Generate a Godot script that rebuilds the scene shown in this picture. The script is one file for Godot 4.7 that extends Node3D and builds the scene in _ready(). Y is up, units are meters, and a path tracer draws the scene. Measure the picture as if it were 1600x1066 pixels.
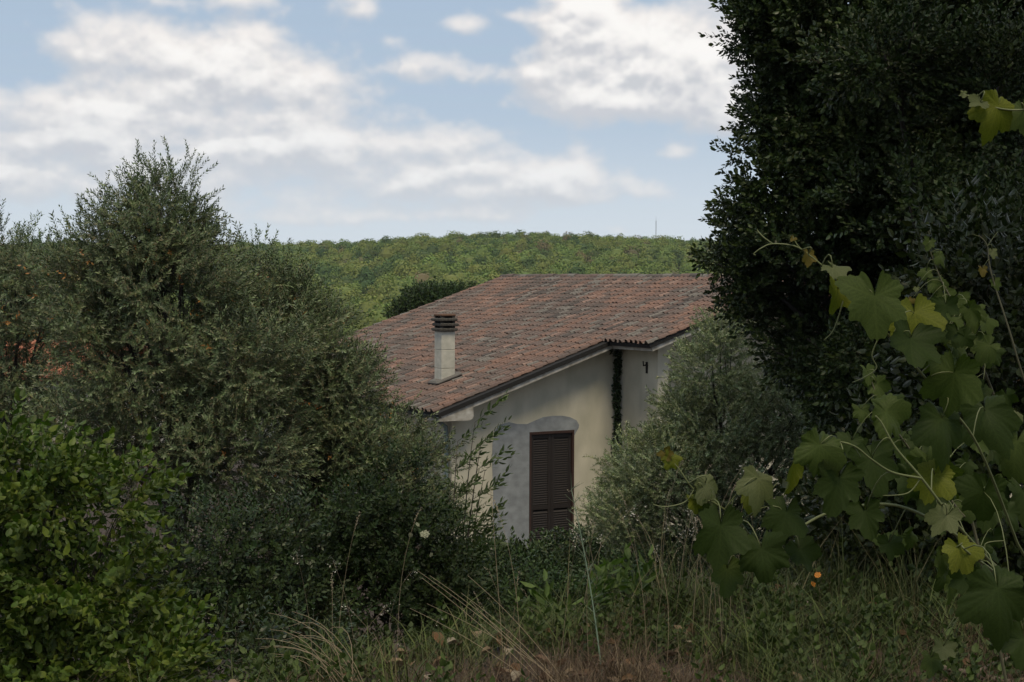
extends Node3D
# A tiled country house below a wooded hill, seen over olives and a grape vine from a grassy bank. Metres, y up, camera looks along -z.

var rng := RandomNumberGenerator.new()
var clump := FastNoiseLite.new()
var wav := FastNoiseLite.new()
var sky_fine := FastNoiseLite.new()
var sky_broad := FastNoiseLite.new()
var taken := {}
const UP := Vector3.UP

# ---------------------------------------------------------------- names and tags
func numbered(called: String) -> String:
	var n: int = taken.get(called, 0)
	taken[called] = n + 1
	return called if n == 0 else "%s_%03d" % [called, n]

func thing(called: String, label: String, category: String, at := Vector3.ZERO, group := "") -> Node3D:
	var o := Node3D.new()
	o.name = numbered(called)
	o.position = at
	add_child(o, true)
	tag(o, label, category, group)
	return o

func tag(o: Node, label: String, category: String, group := "") -> void:
	o.set_meta("label", label)
	o.set_meta("category", category)
	if group != "":
		o.set_meta("group", group)

func copy_of(o: Node3D, called: String, label := "") -> Node3D:
	var c: Node3D = o.duplicate()
	c.name = numbered(called)
	add_child(c, true)
	if label != "":
		c.set_meta("label", label)
	return c

func part(called: String, m: Mesh, mat: Material, parent: Node3D) -> MeshInstance3D:
	var o := MeshInstance3D.new()
	o.name = called
	o.mesh = m
	o.material_override = mat
	parent.add_child(o, true)
	return o

func setting(called: String, m: Mesh, mat: Material, label: String) -> MeshInstance3D:
	var o := part(called, m, mat, self)
	o.set_meta("kind", "structure")
	o.set_meta("label", label)
	return o

func scatter(called: String, m: Mesh, mat: Material, parent: Node3D, where: Array, tints: PackedColorArray) -> MultiMeshInstance3D:
	var mm := MultiMesh.new()
	mm.transform_format = MultiMesh.TRANSFORM_3D
	mm.use_colors = true
	mm.mesh = m
	mm.instance_count = where.size()
	for i in where.size():
		mm.set_instance_transform(i, where[i])
		mm.set_instance_color(i, tints[i])
	var o := MultiMeshInstance3D.new()
	o.name = called
	o.multimesh = mm
	o.material_override = mat
	o.set_meta("kind", "stuff")
	parent.add_child(o, true)
	return o

# ---------------------------------------------------------------- shapes
func begin(smooth := false) -> SurfaceTool:
	var st := SurfaceTool.new()
	st.begin(Mesh.PRIMITIVE_TRIANGLES)
	st.set_smooth_group(0 if smooth else -1)
	return st

func done(st: SurfaceTool) -> ArrayMesh:
	st.generate_normals()
	return st.commit()

func tri(st: SurfaceTool, a: Vector3, b: Vector3, c: Vector3) -> void:
	st.add_vertex(a)
	st.add_vertex(b)
	st.add_vertex(c)

func quad(st: SurfaceTool, a: Vector3, b: Vector3, c: Vector3, d: Vector3) -> void:
	tri(st, a, b, c)
	tri(st, a, c, d)

func slab(st: SurfaceTool, lo: Vector3, hi: Vector3, ch := 0.0, xf := Transform3D.IDENTITY) -> void:
	# a box with chamfered vertical and top/bottom edges: three stacked rings of eight points
	var rings := []
	for k in 4:
		var y: float = [lo.y, lo.y + ch, hi.y - ch, hi.y][k]
		var i: float = ch if k == 0 or k == 3 else 0.0
		var x0 := lo.x + i
		var x1 := hi.x - i
		var z0 := lo.z + i
		var z1 := hi.z - i
		rings.append([Vector3(x0 + ch, y, z0), Vector3(x1 - ch, y, z0), Vector3(x1, y, z0 + ch), Vector3(x1, y, z1 - ch), Vector3(x1 - ch, y, z1), Vector3(x0 + ch, y, z1), Vector3(x0, y, z1 - ch), Vector3(x0, y, z0 + ch)])
	for k in 3:
		if ch == 0.0 and k != 1:
			continue
		for j in 8:
			var n := (j + 1) % 8
			var a: Vector3 = xf * (rings[k][j] as Vector3)
			var b: Vector3 = xf * (rings[k][n] as Vector3)
			var c: Vector3 = xf * (rings[k + 1][n] as Vector3)
			var d: Vector3 = xf * (rings[k + 1][j] as Vector3)
			quad(st, a, b, c, d)
	for j in range(1, 7):
		tri(st, xf * (rings[3][0] as Vector3), xf * (rings[3][j] as Vector3), xf * (rings[3][j + 1] as Vector3))
		tri(st, xf * (rings[0][0] as Vector3), xf * (rings[0][j + 1] as Vector3), xf * (rings[0][j] as Vector3))

func box(lo: Vector3, hi: Vector3, ch := 0.0) -> ArrayMesh:
	var st := begin()
	slab(st, lo, hi, ch)
	return done(st)

func extrude(st: SurfaceTool, poly: PackedVector2Array, z0: float, z1: float, xf := Transform3D.IDENTITY) -> void:
	var ix := Geometry2D.triangulate_polygon(poly)
	for i in range(0, ix.size(), 3):
		var a := poly[ix[i]]
		var b := poly[ix[i + 1]]
		var c := poly[ix[i + 2]]
		if (b - a).cross(c - a) < 0:
			var s := b
			b = c
			c = s
		tri(st, xf * Vector3(a.x, a.y, z1), xf * Vector3(c.x, c.y, z1), xf * Vector3(b.x, b.y, z1))
		tri(st, xf * Vector3(a.x, a.y, z0), xf * Vector3(b.x, b.y, z0), xf * Vector3(c.x, c.y, z0))
	var turn := 0.0
	for i in poly.size():
		turn += poly[i].cross(poly[(i + 1) % poly.size()])
	for i in poly.size():
		var a := poly[i]
		var b := poly[(i + 1) % poly.size()]
		if turn < 0:
			var s := a
			a = b
			b = s
		quad(st, xf * Vector3(a.x, a.y, z0), xf * Vector3(a.x, a.y, z1), xf * Vector3(b.x, b.y, z1), xf * Vector3(b.x, b.y, z0))

func tube(st: SurfaceTool, pts: Array, r0: float, r1: float, sides := 6) -> void:
	var n := pts.size()
	var old := []
	for i in n:
		var p: Vector3 = pts[i]
		var d: Vector3 = ((pts[mini(i + 1, n - 1)] as Vector3) - (pts[maxi(i - 1, 0)] as Vector3)).normalized()
		var s := d.cross(Vector3(0.31, 0.2, 0.93)).normalized()
		var t := d.cross(s)
		var r := lerpf(r0, r1, float(i) / maxf(1.0, n - 1))
		var ring := []
		for k in sides:
			var a := TAU * k / sides
			ring.append(p + (s * cos(a) + t * sin(a)) * r)
		if i > 0:
			for k in sides:
				var m := (k + 1) % sides
				quad(st, old[k], old[m], ring[m], ring[k])
		old = ring
	for k in range(1, sides - 1):
		tri(st, old[0], old[k], old[k + 1])

func bend(a: Vector3, b: Vector3, sag: Vector3, n := 6) -> Array:
	var out := []
	for i in n + 1:
		var t := float(i) / n
		out.append(a.lerp(b, t) + sag * (4.0 * t * (1.0 - t)))
	return out

func through(pts: Array, n := 5) -> Array:
	# a smooth line through the given points
	var out := []
	for i in pts.size() - 1:
		var p0: Vector3 = pts[maxi(i - 1, 0)]
		var p1: Vector3 = pts[i]
		var p2: Vector3 = pts[i + 1]
		var p3: Vector3 = pts[mini(i + 2, pts.size() - 1)]
		for k in n:
			out.append(p1.cubic_interpolate(p2, p0, p3, float(k) / n))
	out.append(pts[-1])
	return out

func rand_dir() -> Vector3:
	var z := rng.randf_range(-1, 1)
	var a := rng.randf() * TAU
	var r := sqrt(1.0 - z * z)
	return Vector3(r * cos(a), z, r * sin(a))

func facing(y: Vector3, spin: float) -> Basis:
	y = y.normalized()
	var x := y.cross(Vector3(0.213, 0.31, 0.926)).normalized()
	return Basis(y, spin) * Basis(x, y, x.cross(y))

# ---------------------------------------------------------------- materials
func lin(r: float, g: float, b: float) -> Color:
	return Color(r, g, b).linear_to_srgb()

func noise_tex(freq: float, dark: Color, light: Color, seeded: int, size := 512, oct := 5) -> NoiseTexture2D:
	var n := FastNoiseLite.new()
	n.seed = seeded
	n.frequency = freq
	n.fractal_octaves = oct
	var t := NoiseTexture2D.new()
	t.width = size
	t.height = size
	t.seamless = true
	t.noise = n
	var g := Gradient.new()
	g.set_color(0, dark)
	g.set_color(1, light)
	t.color_ramp = g
	return t

func plain(c: Color, rough := 0.85) -> StandardMaterial3D:
	var m := StandardMaterial3D.new()
	m.albedo_color = c
	m.roughness = rough
	return m

func grained(c: Color, tex: Texture2D, scale: float, rough := 0.9, relief := 0.0) -> StandardMaterial3D:
	var m := plain(c, rough)
	m.albedo_texture = tex
	m.uv1_triplanar = true
	m.uv1_world_triplanar = true
	m.uv1_scale = Vector3.ONE * scale
	if relief > 0:
		m.heightmap_enabled = true
		m.heightmap_texture = tex
		m.heightmap_scale = relief
	return m

func leafy(through_light: Color, rough := 0.6) -> StandardMaterial3D:
	var m := plain(Color.WHITE, rough)
	m.vertex_color_use_as_albedo = true
	m.metallic_specular = 0.35
	m.backlight_enabled = true
	m.backlight = through_light
	return m

# ---------------------------------------------------------------- sky
const PUFFS := [
	[-14.53, 8.14, 2.01, 0.90, 0.75], [-11.18, 7.81, 3.55, 1.14, 0.95], [-8.44, 7.09, 2.13, 1.23, 1.00], [-7.06, 6.43, 0.99, 0.71, 0.70], [-9.47, 8.65, 0.99, 0.52, 0.70], [-12.76, 6.53, 2.84, 0.99, 0.85],
	[-17.58, 6.14, 1.77, 0.66, 0.55], [-16.51, 5.40, 2.60, 0.95, 0.90], [-13.88, 5.37, 1.42, 0.71, 0.80], [-10.96, 5.10, 4.49, 1.18, 0.90], [-7.29, 5.17, 1.66, 0.83, 0.80], [-16.95, 3.94, 4.26, 1.42, 0.80], [-11.65, 3.37, 4.26, 1.18, 0.70],
	[-3.80, 7.77, 1.37, 0.52, 0.85], [-1.73, 7.65, 0.90, 0.47, 0.70], [-4.27, 8.77, 0.71, 0.28, 0.35], [-1.97, 9.20, 0.95, 0.26, 0.50], [-5.43, 9.99, 0.71, 0.47, 0.75], [0.42, 9.60, 0.95, 0.24, 0.40], [-10.95, 9.88, 2.13, 0.33, 0.70],
	[-5.66, 4.73, 1.89, 0.83, 0.70], [-2.85, 4.99, 1.77, 0.52, 0.75], [-1.68, 4.13, 3.55, 0.80, 0.80], [1.86, 3.84, 1.42, 0.90, 0.85], [-0.02, 3.25, 2.60, 0.52, 0.70], [3.28, 3.14, 1.06, 0.33, 0.60], [-3.79, 3.58, 2.84, 0.61, 0.65],
	[-6.60, 2.51, 1.66, 0.52, 0.60], [-3.79, 2.41, 2.13, 0.33, 0.55], [-0.73, 2.43, 1.42, 0.28, 0.50], [-8.68, 2.25, 1.42, 0.28, 0.50],
	[2.65, 9.22, 1.28, 1.14, 1.40], [3.11, 9.83, 0.83, 0.59, 1.00], [4.99, 9.07, 1.42, 0.61, 1.10], [1.83, 8.24, 0.90, 0.95, 1.00], [4.18, 7.89, 2.84, 1.42, 1.35], [6.39, 8.33, 1.42, 0.85, 1.00], [7.21, 7.41, 2.25, 1.54, 1.30], [2.31, 6.63, 2.13, 0.76, 1.00], [4.66, 6.74, 3.07, 0.95, 1.15], [7.45, 6.03, 1.89, 0.57, 0.80], [0.66, 7.67, 0.71, 0.33, 0.70], [-0.62, 6.39, 0.52, 0.28, 0.40], [8.81, 8.74, 2.13, 1.42, 0.90], [11.55, 7.33, 3.78, 1.66, 0.80],
	[5.84, 4.75, 0.80, 0.47, 0.75], [4.95, 4.66, 0.33, 0.21, 0.50], [4.33, 3.61, 0.61, 0.33, 0.60], [4.92, 3.38, 0.85, 0.35, 0.55], [3.52, 1.90, 0.47, 0.14, 0.50], [14.27, 4.57, 2.84, 0.95, 0.70], [17.27, 8.05, 2.84, 1.18, 0.80]
]

func look(az: float, el: float) -> Vector3:
	var a := deg_to_rad(az)
	var e := deg_to_rad(el)
	return Vector3(sin(a) * cos(e), sin(e), -cos(a) * cos(e))

func cover(az: float, el: float) -> float:
	var d := look(az, el) * Vector3(1, 1.7, 1)
	var inside := smoothstep(27.0, 21.0, absf(az)) * smoothstep(17.0, 12.5, el)
	var own := 0.0
	if inside > 0.0:
		for p in PUFFS:
			var x: float = (az - p[0]) / p[2]
			var y: float = (el - p[1]) / p[3]
			if y < 0.0:
				y *= 1.25
			var q := x * x + y * y
			if q < 4.0:
				own = maxf(own, p[4] * exp(-0.75 * q)) if own < 0.02 else own + 0.55 * p[4] * exp(-0.9 * q) * maxf(0.0, 1.35 - own)
	var general := 0.0
	if inside < 1.0:
		var low := Vector3(d.x, d.y * 1.6, d.z)
		general = clampf(0.42 + 1.5 * sky_broad.get_noise_3dv(low), 0.0, 1.1)
	return lerpf(general, own, inside)

func cloud(az: float, el: float) -> float:
	var d := look(az, el) * Vector3(1, 1.7, 1)
	var w := Vector3(sky_broad.get_noise_3dv(d * 9.0 + Vector3(7, 1, 3)), sky_broad.get_noise_3dv(d * 9.0 + Vector3(1, 9, 4)), 0)
	var c := cover(az + w.x * 0.55, el + w.y * 0.3)
	return c * 1.25 + lerpf(0.80, 1.15, smoothstep(0.8, 1.25, c)) * sky_fine.get_noise_3dv(d) - 0.27

func sky_at(az: float, el: float) -> Color:
	var h := clampf(el / 60.0, 0.0, 1.0)
	var t := pow(h, 0.38)
	var low := Color(0.62, 0.705, 0.765)
	var high := Color(0.165, 0.29, 0.49)
	var c := low.lerp(high, clampf(t * 1.12 - 0.06, 0, 1))
	var n := cloud(az, el)
	var a := smoothstep(-0.10, 0.34, n)
	c = c.lerp(Color(0.72, 0.76, 0.79), 0.5 * smoothstep(6.5, 1.0, el))
	if a > 0.0:
		var up := cloud(az + 0.2, el + 0.5)
		var lit := clampf(0.45 + 1.3 * (n - up), 0.0, 1.0)
		lit *= clampf(0.45 + 0.9 * n, 0.0, 1.0)
		var tone := Color(0.58, 0.59, 0.62).lerp(Color(0.85, 0.81, 0.78), lit)
		tone = tone.lerp(Color(0.95, 0.93, 0.90), 0.8 * lit * smoothstep(0.55, 1.1, n))
		tone = tone.lerp(c, clampf(0.42 * (1.0 - smoothstep(0.0, 9.0, el)), 0, 1))
		c = c.lerp(tone, a * (0.62 + 0.34 * smoothstep(0.2, 0.8, n)))
	return c.linear_to_srgb()

func make_sky() -> ImageTexture:
	var w := 4096
	var h := 2048
	var q := 4
	var up := Image.create_empty(w / q, h / q / 2, false, Image.FORMAT_RGB8)
	for y in h / q / 2:
		for x in w / q:
			up.set_pixel(x, y, sky_at(wrapf((float(x) + 0.5) / w * q * 360.0, -180.0, 180.0), 90.0 - (float(y) + 0.5) / h * q * 180.0))
	up.resize(w, h / 2, Image.INTERPOLATE_CUBIC)
	var whole := Image.create_empty(w, h, false, Image.FORMAT_RGB8)
	whole.fill(lin(0.10, 0.11, 0.07))
	whole.blit_rect(up, Rect2i(0, 0, w, h / 2), Vector2i.ZERO)
	var reach := int(26.0 / 360.0 * w)
	var y0 := int((90.0 - 15.0) / 180.0 * h)
	for y in range(y0, h / 2):
		for x in range(-reach, reach):
			whole.set_pixel((x + w) % w, y, sky_at((float(x) + 0.5) / w * 360.0, 90.0 - (float(y) + 0.5) / h * 180.0))
	return ImageTexture.create_from_image(whole)

# ---------------------------------------------------------------- terrain
func ground_at(x: float, z: float) -> float:
	var d := -z
	var y := 0.0
	var bank := clampf(6.9 + 0.75 * x, 4.2, 11.0)
	if d > bank:
		var fall := clampf((d - bank) / 15.0, 0.0, 1.0)
		y -= 4.1 * (1.0 - pow(1.0 - fall, 2.0))
	y -= 0.2 * smoothstep(24.0, 30.0, d)
	y -= 20.0 * smoothstep(42.0, 240.0, d)
	var across := x / maxf(d, 1.0)
	var crest := 37.6 + 5.9 * smoothstep(-0.14, -0.02, across) - 3.0 * smoothstep(0.05, 0.15, across) + 8.0 * smoothstep(0.3, 0.9, absf(across))
	y += crest * smoothstep(250.0, 940.0, d)
	y -= 14.0 * smoothstep(960.0, 1500.0, d)
	y += wav.get_noise_2d(x * 0.9, z * 0.9) * 2.2 * smoothstep(90.0, 400.0, d)
	if d < 40.0:
		y += wav.get_noise_2d(x * 60.0, z * 60.0) * 0.05 + wav.get_noise_2d(x * 14.0, z * 14.0) * 0.10
	return y

func on_ground(x: float, z: float) -> Vector3:
	return Vector3(x, ground_at(x, z), z)

func make_ground() -> ArrayMesh:
	var lines := [0.0]
	var step := 0.4
	var at := 0.0
	while at < 3500.0:
		step = 0.4 if at < 9.0 else step * 1.09
		step = minf(step, 45.0 if at < 1400.0 else 400.0)
		at += step
		lines.append(at)
	var xs := []
	for i in range(lines.size() - 1, 0, -1):
		xs.append(-lines[i])
	xs.append_array(lines)
	var zs := xs.duplicate()
	var st := begin(true)
	for i in zs.size():
		for j in xs.size():
			st.set_uv(Vector2(xs[j], zs[i]))
			st.add_vertex(Vector3(xs[j], ground_at(xs[j], zs[i]), zs[i]))
	var n := xs.size()
	for i in zs.size() - 1:
		for j in n - 1:
			var a := i * n + j
			for k in [a, a + 1, a + n + 1, a, a + n + 1, a + n]:
				st.add_index(k)
	st.generate_normals()
	return st.commit()

# ---------------------------------------------------------------- foliage
func leaf_blade(st: SurfaceTool, at: Vector3, dir: Vector3, side: Vector3, length: float, width: float, c: Color, fold := 0.10, droop := 0.18) -> void:
	# a folded leaf with a pointed tip: four faces
	var n := dir.cross(side).normalized()
	var mid1 := at + dir * length * 0.26
	var mid2 := at + dir * length * 0.62 - n * droop * 0.3 * length
	var tip := at + dir * length - n * droop * length
	st.set_color(c)
	for q in [1.0, -1.0]:
		var a: Vector3 = mid1 + side * (0.43 * width * q) + n * fold * width
		var b: Vector3 = mid2 + side * (0.46 * width * q) + n * fold * width
		tri(st, at, a, mid1)
		quad(st, mid1, a, b, mid2)
		tri(st, mid2, b, tip)

func leaf_quick(st: SurfaceTool, at: Vector3, dir: Vector3, side: Vector3, length: float, width: float, c: Color) -> void:
	var mid := at + dir * length * 0.5
	var tip := at + dir * length
	st.set_color(c)
	tri(st, at, mid + side * width * 0.5, tip)
	tri(st, at, tip, mid - side * width * 0.5)

func spray(leaves: int, length: float, leaf_l: float, leaf_w: float, tones: Array, spread: float, twig: Color, full := true, paired := true) -> ArrayMesh:
	var st := begin()
	var pts := [Vector3.ZERO]
	var lean := Vector3(rng.randf_range(-0.2, 0.2), 0, rng.randf_range(-0.2, 0.2))
	for i in 4:
		var t := (i + 1) / 4.0
		pts.append(Vector3(0, t, 0) * length + lean * length * t * t)
	st.set_color(twig)
	tube(st, pts, leaf_w * 0.06 + 0.0008, 0.0006, 3)
	for i in leaves:
		var t := (float(i) + 0.6) / leaves
		if paired:
			t = (floorf(i / 2.0) * 2.0 + 1.0) / leaves
		t = 0.12 + 0.88 * t
		var at := Vector3(0, t, 0) * length + lean * length * t * t
		var a := (PI if i % 2 else 0.0) + floorf(i / 2.0) * 1.57 + rng.randf_range(-0.5, 0.5)
		if not paired:
			a = i * 2.4 + rng.randf_range(-0.4, 0.4)
		var out := Vector3(cos(a), 0, sin(a))
		var dir := (out * spread + UP * (1.0 - spread * 0.55 + 0.35 * t) + Vector3(0, rng.randf_range(-0.25, 0.2), 0)).normalized()
		var side := dir.cross(UP).normalized().rotated(dir, rng.randf_range(-0.6, 0.6))
		var c: Color = tones[rng.randi() % tones.size()]
		c = c * rng.randf_range(0.8, 1.2)
		var s := rng.randf_range(0.7, 1.15)
		if full:
			leaf_blade(st, at, dir, side, leaf_l * s, leaf_w * s, c)
		else:
			leaf_quick(st, at, dir, side, leaf_l * s, leaf_w * s, c)
	return done(st)

func fill(lobes: Array, count: int, size: float, upward: float, gap: float, freq: float, base: Vector3, tint: Color, shell := 0.42, vary := 0.2) -> Array:
	# sprays spread through the lobes, thicker towards their outsides, with gaps where the noise is low
	var total := 0.0
	var weights := []
	for l in lobes:
		var r: Vector3 = l[1]
		total += pow(r.x * r.y * r.z, 0.72)
		weights.append(total)
	var where := []
	var tints := PackedColorArray()
	var tries := 0
	while where.size() < count and tries < count * 6:
		tries += 1
		var pick := rng.randf() * total
		var k := 0
		while weights[k] < pick:
			k += 1
		var c: Vector3 = lobes[k][0]
		var r: Vector3 = lobes[k][1]
		var d := rand_dir()
		var far := pow(rng.randf(), shell)
		var ragged := 1.0 + 0.28 * clump.get_noise_3dv((c + d * r) * freq * 2.3)
		var p := c + d * r * far * ragged
		var n := clump.get_noise_3dv(p * freq)
		if n < gap:
			continue
		var y := (d * Vector3(1, 0.7, 1) * (1.0 - upward) + UP * upward + rand_dir() * 0.45).normalized()
		var s := size * rng.randf_range(0.7, 1.25)
		where.append(Transform3D(facing(y, rng.randf() * TAU).scaled_local(Vector3.ONE * s), p - base))
		var b := 1.0 + vary * 2.2 * n + rng.randf_range(-vary, vary)
		tints.append(Color(tint.r * b * rng.randf_range(0.92, 1.1), tint.g * b, tint.b * b * rng.randf_range(0.85, 1.1)))
	return [where, tints]

func limbs(root: Vector3, lobes: Array, r0: float, mat: Material, tree: Node3D, fork := 0.35, twigs := 3) -> void:
	var base := tree.position
	var st := begin(true)
	var mid := Vector3.ZERO
	for l in lobes:
		mid += l[0]
	mid /= lobes.size()
	var crotch := root.lerp(mid, fork) + Vector3(0, 0.0, 0)
	tube(st, bend(root - base - UP * 0.3, crotch - base, Vector3(0.12, 0, 0.05) * r0 * 4.0, 6), r0 * 1.25, r0 * 0.8, 9)
	part("trunk", done(st), mat, tree)
	var sb := begin(true)
	for l in lobes:
		var c: Vector3 = l[0]
		var r: Vector3 = l[1]
		var to := c + Vector3(0, 0.2 * r.y, 0)
		var knee := Vector3(lerpf(crotch.x, to.x, 0.22), lerpf(crotch.y, to.y, 0.62), lerpf(crotch.z, to.z, 0.3))
		var line := []
		for k in 8:
			var t := k / 7.0
			line.append(crotch.lerp(knee, t).lerp(knee.lerp(to, t), t) - base)
		tube(sb, line, r0 * 0.42, r0 * 0.05, 6)
		for t in twigs:
			var s: Vector3 = line[rng.randi_range(3, 6)]
			var e := c - base + rand_dir() * r * 0.85
			tube(sb, bend(s, e, rand_dir() * 0.08 * s.distance_to(e), 4), r0 * 0.13, r0 * 0.03, 4)
	part("branches", done(sb), mat, tree)

func lobed_plant(called: String, label: String, category: String, root: Vector3, lobes: Array, sprayed: Mesh, mat: Material, bark: Material, count: int, size: float, upward: float, gap: float, freq: float, tint: Color, r0: float, fork := 0.35, twigs := 3, shell := 0.42, group := "") -> Node3D:
	var o := thing(called, label, category, root, group)
	limbs(root, lobes, r0, bark, o, fork, twigs)
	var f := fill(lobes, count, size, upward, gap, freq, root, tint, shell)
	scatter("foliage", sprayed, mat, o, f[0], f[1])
	return o

# ---------------------------------------------------------------- hill forest
func crown_shape(seeded: int, tall: float) -> ArrayMesh:
	# a domed broadleaf crown a unit wide: lumps of leaf clumps over a dark body
	var r := RandomNumberGenerator.new()
	r.seed = seeded
	var st := begin()
	var lumps := []
	for i in 9:
		var a := r.randf() * TAU
		var h := r.randf()
		lumps.append([Vector3(cos(a) * 0.33 * (1.0 - 0.6 * h), 0.25 + h * 0.5 * tall, sin(a) * 0.33 * (1.0 - 0.6 * h)), r.randf_range(0.17, 0.28)])
	for l in lumps:
		var tone := r.randf_range(0.85, 1.15)
		for i in 64:
			var z := r.randf_range(-0.7, 1)
			var a := r.randf() * TAU
			var q := sqrt(1.0 - z * z)
			var d := Vector3(q * cos(a), z, q * sin(a))
			var p: Vector3 = l[0] + d * l[1] * r.randf_range(0.75, 1.08)
			var n := (d + Vector3(r.randf_range(-1, 1), r.randf_range(-0.4, 1), r.randf_range(-1, 1)) * 0.3).normalized()
			var b := facing(n, r.randf() * TAU)
			var s := r.randf_range(0.022, 0.046)
			var c := Color(1, 1, 1) * tone * r.randf_range(0.85, 1.15)
			st.set_color(c)
			quad(st, p + b.x * s, p + b.z * s * 1.3, p - b.x * s, p - b.z * s * 1.2)
	# the body under the clumps
	st.set_color(Color(0.75, 0.75, 0.75))
	for i in 5:
		for j in 8:
			var ring := []
			for e in [[i, j], [i, j + 1], [i + 1, j + 1], [i + 1, j]]:
				var el: float = -PI / 2 + PI * e[0] / 5.0
				var az: float = TAU * (e[1] % 8) / 8.0
				ring.append(Vector3(cos(el) * cos(az) * 0.36, 0.4 * tall + sin(el) * 0.36 * tall, cos(el) * sin(az) * 0.36))
			quad(st, ring[0], ring[3], ring[2], ring[1])
	st.set_color(Color(0.45, 0.33, 0.22))
	tube(st, [Vector3(0, -0.35, 0), Vector3(0.02, 0.1, 0), Vector3(0, 0.4, 0)], 0.035, 0.02, 5)
	return done(st)

# ---------------------------------------------------------------- house
const SLOPE := 0.331
const EAVE := 3.12     # eave height above the foot of the house
const RUN := 8.684     # eave to ridge, level
const LONG := 12.13    # length of the main roof along the eave
const WING_AT := 4.329 # where the wing's eave starts
const WING_OUT := 1.523

func tile_shape(seeded: int) -> ArrayMesh:
	# one pan and roll tile, lower edge at x = 0, with a visible lip
	var r := RandomNumberGenerator.new()
	r.seed = seeded
	var st := begin()
	st.set_color(Color.WHITE)
	var top := []
	for k in 11:
		var t := k / 10.0
		var z := -0.108 + 0.222 * t
		var y := 0.0
		if t < 0.4:
			y = 0.012 * absf(t - 0.2) / 0.2
		else:
			y = 0.012 + 0.058 * sqrt(maxf(0.0, 1.0 - pow((t - 0.7) / 0.3, 2.0)))
		top.append(Vector2(z, y))
	var drop := r.randf_range(-0.004, 0.004)
	for k in 10:
		var a: Vector2 = top[k]
		var b: Vector2 = top[k + 1]
		var lo := 0.011
		quad(st, Vector3(0, a.y + lo, a.x), Vector3(0.41, a.y * 0.82 + drop, a.x * 0.95), Vector3(0.41, b.y * 0.82 + drop, b.x * 0.95), Vector3(0, b.y + lo, b.x))
		quad(st, Vector3(0, a.y + lo, a.x), Vector3(0, b.y + lo, b.x), Vector3(0.004, b.y + lo - 0.013, b.x), Vector3(0.004, a.y + lo - 0.013, a.x))
		quad(st, Vector3(0.004, a.y + lo - 0.013, a.x), Vector3(0.004, b.y + lo - 0.013, b.x), Vector3(0.2, b.y + lo - 0.022, b.x), Vector3(0.2, a.y + lo - 0.022, a.x))
	return done(st)

func ridge_shape() -> ArrayMesh:
	var st := begin()
	for k in 8:
		var a := PI * k / 8.0
		var b := PI * (k + 1) / 8.0
		var pa := Vector3(cos(a) * 0.13, sin(a) * 0.095, 0)
		var pb := Vector3(cos(b) * 0.13, sin(b) * 0.095, 0)
		var deep := Vector3(0, 0, -0.40)
		quad(st, pa, pb, pb * 0.86 + deep, pa * 0.86 + deep)
		quad(st, pa, pa * 0.86, pb * 0.86, pb)
	return done(st)

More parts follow.
